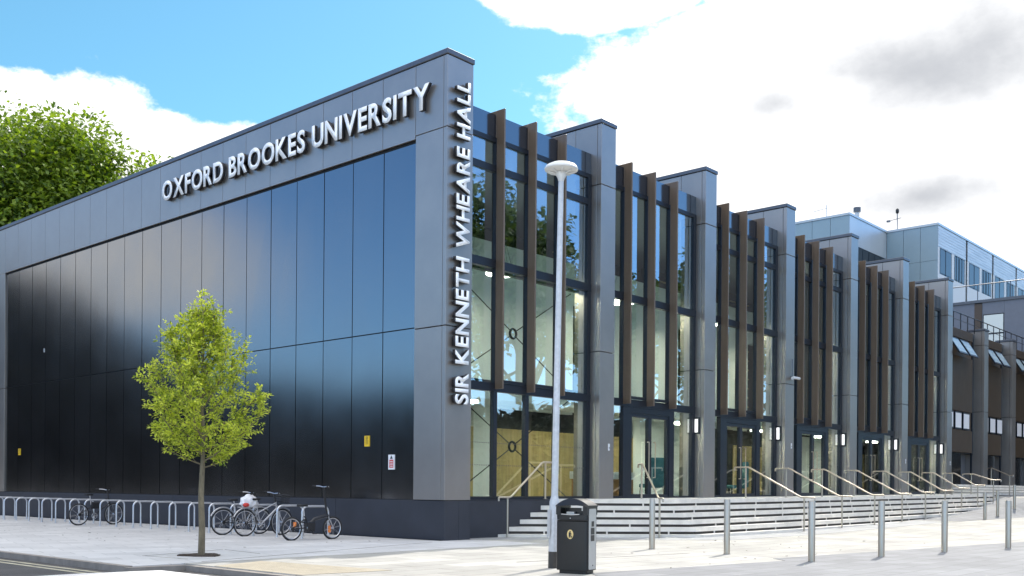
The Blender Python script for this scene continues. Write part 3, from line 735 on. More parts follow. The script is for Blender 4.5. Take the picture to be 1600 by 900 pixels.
# ------------------------------------------------------------------ lettering
def sign_text(name, text, size, matrix, length, label, depth=.10):
    root = thing(name, (0,0,0), label, 'lettering')
    dg_objs = []
    cur = 0; info = []
    for ch in text:
        if ch == ' ': cur += .30; continue
        cu = bpy.data.curves.new('letter', 'FONT'); cu.body = ch; cu.size = 1.0; cu.offset = .032; cu.extrude = 0; cu.resolution_u = 5
        ob = bpy.data.objects.new('letter', cu); col.objects.link(ob); info.append((ch, ob, cu))
        info[-1] = (ch, ob, cu, cur)
    bpy.context.view_layer.update(); dg = bpy.context.evaluated_depsgraph_get()
    meshes = []
    cur = 0; prev_space = False; it = iter(info)
    for ch in text:
        if ch == ' ': cur += .32; continue
        _, ob, cu, _ = next(it)
        me = bpy.data.meshes.new_from_object(ob.evaluated_get(dg)); bpy.data.objects.remove(ob); bpy.data.curves.remove(cu)
        xs = [v.co.x for v in me.vertices]; x0, x1 = min(xs), max(xs)
        meshes.append((ch, me, cur-x0)); cur += (x1-x0)+.07
    total = cur-.07
    H0 = max(v.co.y for c, me, _ in meshes for v in me.vertices if c in 'HENIFX')
    sx = length/total; sy = size/H0
    for ch, me, off in meshes:
        bm = bmesh.new(); bm.from_mesh(me); bpy.data.meshes.remove(me)
        bmesh.ops.remove_doubles(bm, verts=bm.verts, dist=1e-4)
        bmesh.ops.dissolve_limit(bm, angle_limit=.01, verts=bm.verts, edges=bm.edges)
        for v in bm.verts: v.co.x = (v.co.x+off)*sx; v.co.y *= sy
        bmesh.ops.recalc_face_normals(bm, faces=bm.faces)
        for f in bm.faces:
            if f.normal.z < 0: f.normal_flip()
        front = bm.faces[:]
        r = bmesh.ops.extrude_face_region(bm, geom=front, use_keep_orig=True)
        nv = [e for e in r['geom'] if isinstance(e, bmesh.types.BMVert)]
        for v in nv: v.co.z += depth
        bmesh.ops.recalc_face_normals(bm, faces=bm.faces)
        m2 = bpy.data.meshes.new('letter')
        for f in bm.faces:
            f.material_index = 0 if (f.normal.z > .9 and f.calc_center_median().z > depth*.9) else 1
        # rim of the face sits on a thin white cap
        bm.transform(matrix); bm.to_mesh(m2); bm.free()
        m2.materials.append(M['letter']); m2.materials.append(M['letterside'])
        o = bpy.data.objects.new('letter', m2); col.objects.link(o); o.parent = root
    return root
# side wall: reading direction -Y, up Z, facing -X
mt = Matrix(((0,0,-1,-.045),(-1,0,0,13.15),(0,1,0,10.60),(0,0,0,1)))
sign_text('building_lettering', 'OXFORD BROOKES UNIVERSITY', .60, mt, 12.66, 'raised white capitals reading OXFORD BROOKES UNIVERSITY along the top of the side wall')
# tower front: reading upward, letter tops towards -X, facing -Y
mt = Matrix(((0,-1,0,.64),(0,0,-1,-.045),(1,0,0,3.33),(0,0,0,1)))
sign_text('building_lettering', 'SIR KENNETH WHEARE HALL', .445, mt, 7.91, 'raised white capitals reading SIR KENNETH WHEARE HALL running up the tower front')

# ------------------------------------------------------------------ wall lights, camera, notices
wl_names = ['second','third','fourth','fifth','sixth','last tall']
wl = None
for i, xr in enumerate(R[2:]):
    lab = ['white wall light in dark frame on the pier between the second and third glazed bays','white wall light in dark frame on the pier between the third and fourth glazed bays','white wall light in dark frame on the pier between the fourth and fifth glazed bays','white wall light in dark frame on the pier between the fifth and sixth glazed bays','white wall light in dark frame on the last tall pier before the low wing'][i]
    loc = (xr-PW, .26, 3.12)
    if wl is None:
        wl = thing('wall_light', loc, lab, 'wall light', 'wall lights on the piers')
        m = MB(); m.box(-.05,.003,-.11,.11,0,.56); bevel(m.build('housing', M['black'], wl), .01, 1)
        m = MB(); m.box(-.062,-.051,-.055,.055,.06,.50); m.build('diffuser', M['walllamp'], wl)
    else: dup(wl, loc, 0, lab)
cp = None
cl_ = ['small white call plate on the front of the second pier from the corner','small white call plate on the front of the fourth pier from the corner','small white call plate on the front of the sixth pier from the corner','small white call plate on the front of the last tall pier']
for i, (x, z) in enumerate(((6.66,2.40),(18.15,2.85),(29.5,2.55),(35.4,2.6))):
    if cp is None:
        cp = thing('call_plate', (x,0,z), cl_[i], 'call plate', 'call plates on the piers')
        m = MB(); m.box(-.035,.035,-.02,-.001,0,.2); bevel(m.build('plate', M['signwhite'], cp), .006, 1)
        m = MB(); m.box(-.012,.012,-.026,-.021,.06,.1); m.build('button', M['coping'], cp)
    else: dup(cp, (x,0,z), 0, cl_[i])
t = thing('security_camera', (18.1,0,5.45), 'grey security camera with upright rod on the fourth pier front', 'camera')
m = MB(); m.box(-.07,.07,-.08,-.001,0,.1); m.tube([(0,-.05,.1),(0,-.05,.75)], .016, 6); m.build('bracket', M['coping'], t)
m = MB(); m.tube([(-.3,-.2,.0),(.02,-.12,.05)], .055, 10); m.tube([(.05,-.12,.05),(.3,-.2,.03)], .05, 10); m.build('camera_body', M['galv'], t, smooth='auto')
def notice(name, y, z0, z1, wd, label, kind):
    t = thing(name, (.05,y,z0), label, 'sign'); h = z1-z0
    m = MB(); m.box(-.012,.004,-wd/2,wd/2,0,h); m.build('sign_board', M['signyellow'] if kind == 'y' else M['signwhite'], t)
    m = MB()
    if kind == 'y':
        m.tube([(-.0125,.055*math.cos(k*PI/6)*.6,h*.8+.055*math.sin(k*PI/6)*.6) for k in range(12)], .012, 4, closed=True)
        for k in range(4): m.box(-.0145,-.0125,-wd*.3,wd*(.3-.05*(k%2)),h*(.55-k*.11),h*(.55-k*.11)+h*.05)
        m.build('print', mat('sign_print', (.25,.16,.02), .5), t)
    else:
        m.box(-.0145,-.0125,-wd*.32,wd*.32,h*.12,h*.66); pr = m.build('red_panel', M['signred'], t)
        m = MB()
        for k in range(4): m.box(-.017,-.0147,-wd*.24,wd*(.24-.07*(k%2)),h*(.52-k*.11),h*(.52-k*.11)+h*.04)
        m.build('print', M['signwhite'], pr)
        m = MB(); m.prism([(-.05,-.03),(.05,-.03),(.0,.06)], 0, .003)
        m.v = [(-.0125-v[2], v[0], h*.8+v[1]) for v in m.v]; m.build('symbol', M['letterside'], t)
    return t
notice('warning_sign', 2.95, 2.35, 2.63, .20, 'small yellow warning notice near the right end of the black side wall', 'y')
notice('safety_notice', 1.98, 1.74, 2.12, .24, 'small white and red notice nearest the tower on the black side wall', 'r')
notice('warning_sign', 24.5, 2.46, 2.72, .20, 'small yellow warning notice at the far left end of the black side wall', 'y')
t = thing('pale_patch', (.055,22.3,6.42), 'tiny pale fixing high up on the far left black panels', 'patch'); m = MB(); m.box(-.02,0,-.03,.03,0,.15); bevel(m.build('patch_block', M['galv'], t), .006, 1)  # tiny pale raised block on the panels

# ------------------------------------------------------------------ street furniture
def arc_pts(c, r, a0, a1, n, f): return [f(c[0]+r*math.cos(a0+(a1-a0)*i/n), c[1]+r*math.sin(a0+(a1-a0)*i/n)) for i in range(n+1)]
# bike stands: hoops lying across the wall
bs = None; ords = ['first','second','third','fourth','fifth','sixth','seventh','eighth','ninth','tenth','eleventh','twelfth','thirteenth','fourteenth','fifteenth','sixteenth','seventeenth','eighteenth','nineteenth','twentieth','twenty-first','twenty-second']
for i in range(21):
    y = 2.88+1.045*i
    lab = 'silver hoop bike stand, %s in the row counting from the tower' % ords[i]
    if i == 0: lab = 'silver hoop bike stand nearest the tower, beside the small-wheeled bicycle'
    if bs is None:
        bs = thing('bike_stand', (-2.06,y,0), lab, 'bike stand', 'hoop bike stands along the side wall')
        m = MB(); f = lambda a, b: (a,0,b); r = .16
        pts = [(0,0,0),(0,0,.3),(0,0,.64)]+arc_pts((r,.64),r,PI,PI/2,6,f)[1:]+arc_pts((.8-r,.64),r,PI/2,0,6,f)+[(.8,0,.3),(.8,0,0)]
        m.tube(pts, .026, 10); m.build('hoop', M['rackm'], bs, smooth='auto')
        m = MB(); m.lathe([(.06,0),(.06,.006),(.028,.012)], 12); m.build('base_plate', M['rackm'], bs); m = MB(); m.lathe([(.06,0),(.06,.006),(.028,.012)], 12, (.8,0,0)); m.build('base_plate', M['rackm'], bs)
    else: dup(bs, (-2.06,y,0), 0, lab)
# bollards
bl_ = [((1.07,-5.3),'steel bollard standing directly before the handrail at the angle of the steps'),((.79,-7.28),'steel bollard second from the litter bin, left of the nearest one'),((.04,-9.44),'nearest and tallest-looking steel bollard at the corner of the bollard line'),
 ((2.25,-9.83),'steel bollard just right of the nearest corner bollard'),((4.7,-10.19),'steel bollard second to the right of the nearest corner bollard'),((7.32,-10.7),'near steel bollard at the right edge of the view'),
 ((25.6,-4.65),'small far bollard leftmost of the far row by the end of the steps'),((28.6,-4.25),'small far bollard second from left in the row by the end of the steps'),((32.6,-3.8),'small far bollard third from left in the row before the low wing'),((37,-3.3),'small far bollard at the right edge, farthest of the row')]
bo = None
for (x, y), lab in bl_:
    loc = (x,y,gz(x,y) if x < 20 else .15)
    if x > 24: loc = (x,y,gz(x,y))
    if bo is None:
        bo = thing('bollard', loc, lab, 'bollard', 'stainless bollards round the plaza')
        m = MB(); m.lathe([(.062,0),(.062,1.085),(.057,1.10),(0,1.10)], 20); m.build('post', M['steel'], bo, smooth='auto')
        m = MB(); m.lathe([(.075,0),(.075,.006),(.063,.009)], 20); m.build('collar', M['coping'], bo)
    else: dup(bo, loc, 0, lab)
# handrails
def handrail(pb, pt, label, hb=1.05, ht=1.0, ext=.38):
    pb = Vector(pb); pt = Vector(pt); root = thing('handrail', pb, label, 'handrail', 'stainless handrails on the steps')
    q = pt-pb; h = Vector((q.x,q.y,0)).normalized()
    b = Vector((0,0,hb)); tt = q+Vector((0,0,ht))
    pts = [b-h*.34+Vector((0,0,-.1)), b-h*.34+Vector((0,0,-.02)), b-h*.31, b+h*.08, b+h*.16+Vector((0,0,.03)), tt-h*.16-Vector((0,0,.03)), tt-h*.08, tt+h*ext, tt+h*(ext+.03)-Vector((0,0,.02)), tt+h*(ext+.03)-Vector((0,0,.1))]
    m = MB(); m.tube([tuple(p) for p in pts], .027, 10); m.build('rail', M['steel'], root, smooth='auto')
    for p, hh in ((Vector((0,0,0)),hb),(q,ht)):
        m = MB(); m.tube([tuple(p),tuple(p+Vector((0,0,hh-.02)))], .027, 10); m.lathe([(.06,0),(.06,.008)], 12, p); m.build('post', M['steel'], root, smooth='auto')
    return root
handrail((2.42,.12,.0), (3.95,.12,1.0), 'handrail running up beside the plinth, directly right of the tower', ext=.5)
pb = Vector((5.5,-2.55)); pt = pb+nin*1.95; handrail((pb.x,pb.y,0), (pt.x,pt.y,1.0), 'handrail seen end-on at the angle of the steps, above the litter bin')
hl = ['first and nearest of the parallel row','second of the parallel row from the left','third of the parallel row from the left','fourth of the parallel row from the left','fifth of the parallel row from the left','sixth of the parallel row from the left','seventh of the parallel row from the left','eighth of the parallel row from the left','ninth and last of the parallel row']
for k in range(9):
    x = 12.2+2.8*k; gb_ = gz(x,-3.4); zt = plat(x)
    ybot = [-3.42,-3.40,-3.35,-3.25,-3.1,-2.9,-2.65,-2.45,-2.3][k]
    handrail((x,ybot,gz(x,ybot)), (x,-1.4+.03*max(0,k-4),zt), 'sloping steel handrail, '+hl[k])
handrail((40.0,-1.5,1.1), (41.3,-.2,1.62), 'short handrail on the upper steps before the low wing', ht=.95)

# lamp post
lp = thing('lamp_post', (-4.52,-7.15,0), 'tall galvanised lamp post with mushroom head before the steps', 'lamp post')
lp.rotation_euler = tuple((rgt.cross(up)*0)) ; lp.rotation_euler = (0, 0, 0)
ax = fwd; lp.rotation_mode = 'QUATERNION'
from mathutils import Quaternion
lp.rotation_quaternion = Quaternion(ax, math.radians(.72))
m = MB(); m.lathe([(.082,.27),(.082,1.08),(.06,1.15),(.056,1.2),(.043,6.42)], 20); m.lathe([(.086,.27),(.086,.285)],20); m.build('pole', M['galv'], lp, smooth='auto')
m = MB(); m.lathe([(.0835,-.02),(.0835,.269)], 20); m.build('pole_root', M['darkbase'], lp, smooth='auto')
m = MB(); m.box(-.1,-.081,-.05,.05,.5,.95); m.v = [tuple(Matrix.Rotation(-.5,4,'Z')@Vector(v)) for v in m.v]; m.build('access_door', M['galv'], lp)
m = MB(); m.lathe([(.27,6.46),(.275,6.48),(.25,6.525),(.17,6.565),(.08,6.585),(0,6.59)], 28); m.lathe([(.262,6.459),(.20,6.44),(.10,6.43)], 28); m.build('lamp_head', M['lampwhite'], lp, smooth='auto')
m = MB(); m.lathe([(.045,6.28),(.06,6.33),(.085,6.38),(.095,6.425)], 16)
for k in range(8):
    a = k*PI/4; m.tube([(.09*math.cos(a),.09*math.sin(a),6.40),(.22*math.cos(a),.22*math.sin(a),6.44)], .012, 5)
m.build('lamp_cone', M['lampwhite'], lp, smooth='auto')

# litter bin (front = local -Y)
lb = thing('litter_bin', (-5.02,-8.02,0), 'black litter bin with domed hood and steel ash panel beside the lamp post', 'litter bin', rz=math.radians(-76.8))
def rrect(wd, dp, r, n=4):
    p = []
    for cx, cy, a0 in ((wd-r,dp-r,0),(-wd+r,dp-r,PI/2),(-wd+r,-dp+r,PI),(wd-r,-dp+r,1.5*PI)):
        for k in range(n+1): a = a0+k*PI/2/n; p.append((cx+r*math.cos(a), cy+r*math.sin(a)))
    return p
W_, D_ = .262, .185
m = MB(); m.prism(rrect(W_-.03,D_-.03,.05), 0, .05); m.build('base', M['binblack'], lb)
m = MB(); m.prism(rrect(W_,D_,.045), .052, .80); m.prism(rrect(W_+.004,D_+.004,.047), .802, .818); bevel(m.build('body', M['binblack'], lb, smooth='auto'), .006, 1)
# hood: lower rim, four corner posts, arched top
m = MB()
m.prism(rrect(W_,D_,.045), .822, .895)
for sx in (-1,1):
    m.box(min(sx*W_,sx*(W_-.075)), max(sx*W_,sx*(W_-.075)), -D_, D_, .896, 1.04)
n = 14; arch = []
for k in range(n+1):
    t = -1+2*k/n; arch.append((W_*1.03*t, 1.04+.105*(1-t*t)))
lowr = [(W_*1.03*(-1+2*k/n), 1.02+.02*(1-(-1+2*k/n)**2)) for k in range(n+1)]
for k in range(n):
    a, b = arch[k], arch[k+1]; c, d_ = lowr[k+1], lowr[k]
    i0 = len(m.v); y0, y1 = -D_-.012, D_+.012
    m.v += [(d_[0],y0,d_[1]),(c[0],y0,c[1]),(b[0],y0+.02,b[1]),(a[0],y0+.02,a[1]),(d_[0],y1,d_[1]),(c[0],y1,c[1]),(b[0],y1-.02,b[1]),(a[0],y1-.02,a[1])]
    for f in ((0,1,2,3),(5,4,7,6),(3,2,6,7),(1,0,4,5)): m.f.append(tuple(i0+q for q in f)); m.m.append(0)
    if k == 0: m.f.append((i0,i0+3,i0+7,i0+4)); m.m.append(0)
    if k == n-1: m.f.append((i0+1,i0+5,i0+6,i0+2)); m.m.append(0)
m.build('hood', M['binblack'], lb, smooth='auto')
m = MB(); m.box(-.18,.18,-.02,.02,.897,1.0); m.build('liner', M['black'], lb)
m = MB(); m.tube([(-.17,-D_-.004,.905),(0,-D_-.016,.897),(.13,-D_-.004,.905)], .008, 6); m.box(.10,.16,-.04,-.021,.955,1.0); m.box(-.13,0,-.09,-.04,.898,.94); m.build('aperture_trim', M['binsteel'], lb)
m = MB(); m.prism(rrect(.125,.46,.02), 0, .008); m.v = [(W_+.002+v[2], v[0]-.01, .53+v[1]) for v in m.v]; pl = m.build('ash_panel', M['binsteel'], lb)
m = MB(); m.box(W_+.011,W_+.014,-.05,.035,.72,.80); m.box(W_+.011,W_+.014,-.07,.05,.60,.70); m.box(W_+.011,W_+.014,-.07,.05,.50,.59); m.lathe([(.012,0),(.012,.003)],8); m.v[-16:] = [(W_+.011+v[2],v[0],.13+v[1]) for v in m.v[-16:]]; m.build('slots', M['black'], pl)
m = MB(); 
c = [(.052*math.cos(k*PI/12),.072*math.sin(k*PI/12)) for k in range(24)]; m.prism(c, 0, .004); m.v = [(v[0]-.02,-D_-.0005-v[2],.60+v[1]) for v in m.v]; em = m.build('emblem', M['gold'], lb)
m = MB(); 
m.lathe([(.011,0),(.011,.003)],10); m.v = [(v[0]-.02+.0,-D_-.0048-v[2],.642+v[1]) for v in m.v]
q = MB(); q.prism([(-.018,.03),(.012,.03),(.018,-.01),(.012,-.05),(.002,-.05),(.0,-.015),(-.006,-.05),(-.016,-.05)],0,.003); q.prism([(.017,.028),(.034,.0),(.030,-.004),(.014,.018)],0,.003); q.prism([(.024,-.02),(.040,-.02),(.037,-.052),(.027,-.052)],0,.003)
n0 = len(m.v); m.v += [(v[0]-.025,-D_-.0048-v[2],.60+v[1]) for v in q.v]; m.f += [tuple(i+n0 for i in f) for f in q.f]; m.m += q.m
m.build('figure', M['black'], em)
m = MB(); m.lathe([(.008,0),(.008,.006)],8); m.v=[(v[0]-.02,-D_-.001-v[2],.845+v[1]) for v in m.v]; m.build('lock', M['binsteel'], lb)

# ------------------------------------------------------------------ bicycles (x forward, z up)
def bicycle(loc, rz, label, r=.34, base=1.05, fcol='black', rim='alu', seat_h=.92, bar_h=1.02, fold=False, rack=False, guards=False, basket=False, tilt_=.06, bars='flat'):
    t = thing('bicycle', loc, label, 'bicycle', 'bicycles at the stands', rz); t.rotation_euler = (tilt_,0,rz)
    xr_, xf = -base*.42, base*.58
    for x in (xr_, xf):
        m = MB(); m.tube([(x+r*.965*math.cos(k*PI/18),0,r+r*.965*math.sin(k*PI/18)) for k in range(36)], .021 if r > .3 else .026, 8, closed=True); wh = m.build('wheel', M['rubber'], t, smooth=True); 
        m = MB(); m.tube([(x+r*.89*math.cos(k*PI/18),0,r+r*.89*math.sin(k*PI/18)) for k in range(36)], .012 if r > .3 else .017, 6, closed=True); m.build('rim', M[rim], wh, smooth=True)
        m = MB(); m.tube([(x,-.045,r),(x,.045,r)], .022, 8)
        for k in range(16):
            a = k*PI/8; m.tube([(x+.02*math.cos(a),(-1)**k*.03,r+.02*math.sin(a)),(x+r*.88*math.cos(a+.15*(-1)**k),0,r+r*.88*math.sin(a+.15*(-1)**k))], .0022, 4)
        m.build('spokes', M['alu'], wh)
    bb = Vector((0,0,r*.85 if r > .3 else .29)); st_ = Vector((-.17,0,seat_h-.12)); sc_ = Vector((-.10,0,min(.60,seat_h-.2)))
    hd0 = Vector((xf-.14*(r/.34)-.03,0,2*r+.0)); hd1 = hd0+Vector((-.05,0,.16))
    ra = Vector((xr_,0,r)); fa = Vector((xf,0,r))
    m = MB()
    if fold:
        m.tube([hd0+Vector((0,0,.04)), Vector((.15,0,.50)), bb+Vector((.0,0,.08))], .042, 8); m.tube([bb,Vector((-.14,0,.58))], .022, 8)
    else:
        m.tube([sc_,hd1], .016, 8); m.tube([bb,hd0+Vector((0,0,.03))], .02, 8); m.tube([bb,sc_], .017, 8)
    for s in (-1,1):
        m.tube([bb+Vector((0,s*.03,0)),ra+Vector((0,s*.05,0))], .010, 6); m.tube([(sc_ if not fold else Vector((-.13,0,.52)))+Vector((0,s*.02,-.02)),ra+Vector((0,s*.05,0))], .009, 6)
    m.tube([hd0-Vector((0,0,.02)),hd1+Vector((0,0,.03))], .024, 8); m.build('frame', M[fcol], t, smooth='auto')
    m = MB(); cr_ = hd0+Vector((.01,0,-.04))
    for s in (-1,1): m.tube([cr_+Vector((0,s*.03,.02)),cr_+Vector((.02,s*.05,-.03)),fa+Vector((0,s*.05,0))], .011, 6)
    m.tube([cr_+Vector((0,-.04,.02)),cr_+Vector((0,.04,.02))], .014, 6); m.build('fork', M['alu' if fold or guards else fcol], t, smooth='auto')
    m = MB(); top = hd1+Vector((-.04*(bar_h-hd1.z)/.3-.02,0,bar_h-hd1.z)); m.tube([hd1,top], .026 if fold else .018, 8)
    hb = MB(); sw = -.16 if bars == 'swept' else -.05
    hb.tube([top+Vector((sw,-.28,.02)),top+Vector((sw*.3,-.16,.02)),top,top+Vector((sw*.3,.16,.02)),top+Vector((sw,.28,.02))], .012, 8); m.build('stem', M['black'], t, smooth='auto'); hbo = hb.build('handlebar', M['alu'], t, smooth='auto')
    for s in (-1,1):
        g_ = MB(); g_.tube([top+Vector((sw-.06,s*.31,.02)),top+Vector((sw*.8,s*.25,.02))], .018, 8); g_.tube([top+Vector((.05,s*.17,.0)),top+Vector((-.01,s*.27,-.01))], .007, 5)
        g_.build('grip', M['rubber'], hbo, smooth='auto')
    m = MB(); m.tube([sc_ if not fold else Vector((-.13,0,.5)), st_+Vector((0,0,.08))], .014, 8); m.build('seat_post', M['alu'], t)
    m = MB(); z = seat_h
    prof = [(-.15,.075),(-.10,.085),(-.02,.06),(.06,.028),(.12,.018)]; pts = [(st_.x+x,y) for x, y in prof]+[(st_.x+x,-y) for x, y in prof[::-1]]
    m.prism(pts, z-.055, z); bevel(m.build('saddle', M['rubber'], t, smooth='auto'), .018)
    m = MB(); m.tube([bb+Vector((0,-.06,0)),bb+Vector((0,.06,0))], .02, 8); rc = .095 if not fold else .08
    m.tube([bb+Vector((rc*math.cos(k*PI/10),-.045,rc*math.sin(k*PI/10))) for k in range(20)], .007, 5, closed=True)
    for k in range(5): m.tube([bb+Vector((0,-.045,0)),bb+Vector((rc*math.cos(k*1.257),-.045,rc*math.sin(k*1.257)))], .008, 5)
    cr2 = m.build('crankset', M['alu'], t, smooth='auto')
    m = MB()
    for s in (-1,1):
        e = bb+Vector((s*.09,s*-.075,-s*.13)); m.tube([bb+Vector((0,s*-.065,0)),e], .009, 6); m.box(e.x-.045,e.x+.045,min(e.y,e.y-s*.08),max(e.y,e.y-s*.08),e.z-.012,e.z+.012)
    m.build('pedals', M['black'], cr2)
    m = MB(); 
    m.tube([bb+Vector((0,-.047,.09)),ra+Vector((0,-.047,.045))], .005, 4); m.tube([bb+Vector((0,-.047,-.09)),ra+Vector((0,-.047,-.06))], .005, 4); m.lathe([(.05,0),(.05,.02)],10); m.v[-20:] = [(ra.x+v[0],-.04-v[2],ra.z+v[1]) for v in m.v[-20:]]; m.build('chain', M['black'], t)
    if rack:
        m = MB(); zz = 2*r+.06
        for s in (-1,1): m.tube([(xr_-.22,s*.06,zz),(xr_+.22,s*.06,zz)], .007, 5); m.tube([(xr_-.1,s*.06,zz),(xr_,s*.06,r)], .006, 5)
        for k in range(4): m.tube([(xr_-.2+k*.13,-.06,zz),(xr_-.2+k*.13,.06,zz)], .006, 5)
        m.build('carrier', M['alu'], t)
    if guards:
        for x, a0, a1 in ((xr_,.15,2.7),(xf,.9,3.0)):
            m = MB(); m.tube([(x+(r+.035)*math.cos(a0+(a1-a0)*k/16),0,r+(r+.035)*math.sin(a0+(a1-a0)*k/16)) for k in range(17)], .02, 6); m.build('mudguard', M['silverpaint'], t, smooth='auto')
    if basket:
        m = MB(); b0 = Vector((top.x+.1,0,bar_h-.28)); 
        for k in range(5):
            zz = b0.z+k*.06; hw = .14+.01*k; m.tube([(b0.x,-hw,zz),(b0.x+.28,-hw,zz),(b0.x+.28,hw,zz),(b0.x,hw,zz)], .008, 4, closed=True)
        for k in range(9):
            for s in (-1,1): m.tube([(b0.x+.28*k/8,s*.14,b0.z),(b0.x+.28*k/8,s*.18,b0.z+.24)], .006, 4)
        m.box(b0.x+.01,b0.x+.27,-.13,.13,b0.z-.005,b0.z+.02); m.build('basket', M['black'], t)
    if fold:
        for x in (xr_,xf):
            m = MB(); m.box(x-.12 if x > 0 else x+.05,x-.05 if x > 0 else x+.12,-.014,.014,r*.6 if x > 0 else r*1.15,r*.6+.17 if x > 0 else r*1.15+.12); m.build('reflector', M['reflector'], t)
        m = MB(); m.box(-.08,.14,-.07,.07,.20,.44); bevel(m.build('battery', M['black'], t), .02)
    return t
bicycle((-2.22,2.40,0), math.radians(-3), 'small-wheeled black and silver bicycle nearest the tower', r=.275, base=1.17, fold=True, seat_h=.86, bar_h=1.28, guards=False, tilt_=.03)
bicycle((-1.95,4.82,0), math.radians(2), 'silver bicycle with black front basket and a white bag on its carrier', r=.345, base=1.15, fcol='silverpaint', rack=True, guards=True, basket=True, seat_h=.98, bar_h=1.10)
bicycle((-2.0,5.75,0), math.radians(-3), 'dark bicycle with upright bars behind the one carrying a white bag', r=.345, base=1.1, fcol='black', guards=True, seat_h=.95, bar_h=1.1, bars='swept')
bk4 = bicycle((-1.90,14.12,0), math.radians(8), 'black bicycle alone far left among the stands', r=.345, base=1.26, fcol='black', seat_h=1.0, bar_h=1.12, bars='swept')
m = MB(); m.box(-.12,.26,-.06,.06,.52,.74); fb = bevel(m.build('frame_bag', M['rubber'], bk4), .04)
t = thing('shopping_bag', (-2.28,4.84,.745), 'white plastic bag with red print lying on the carrier of the basket bicycle', 'bag')
bm = bmesh.new(); bmesh.ops.create_icosphere(bm, subdivisions=4, radius=1)
from mathutils import noise as mnoise
for v in bm.verts:
    p = v.co.copy(); k = 1+.22*mnoise.noise(p*2.3)+.10*mnoise.noise(p*6); v.co = Vector((p.x*.24*k, p.y*.15*k, max(-.13,p.z*.19*k)+.13))
me = bpy.data.meshes.new('bag_body'); bm.to_mesh(me); bm.free(); me.materials.append(M['whitecloth']); me.polygons.foreach_set('use_smooth',[True]*len(me.polygons)); o = bpy.data.objects.new('bag_body', me); col.objects.link(o); o.parent = t
bm = bmesh.new(); bmesh.ops.create_icosphere(bm, subdivisions=3, radius=1)
for v in bm.verts:
    p = v.co.copy(); k = 1+.25*mnoise.noise(p*2.9+Vector((4,1,0))); v.co = Vector((p.x*.09*k-.15, p.y*.06*k-.10, p.z*.055*k+.06))
me = bpy.data.meshes.new('bag_print'); bm.to_mesh(me); bm.free(); me.materials.append(M['red']); me.polygons.foreach_set('use_smooth',[True]*len(me.polygons)); o = bpy.data.objects.new('bag_print', me); col.objects.link(o); o.parent = t

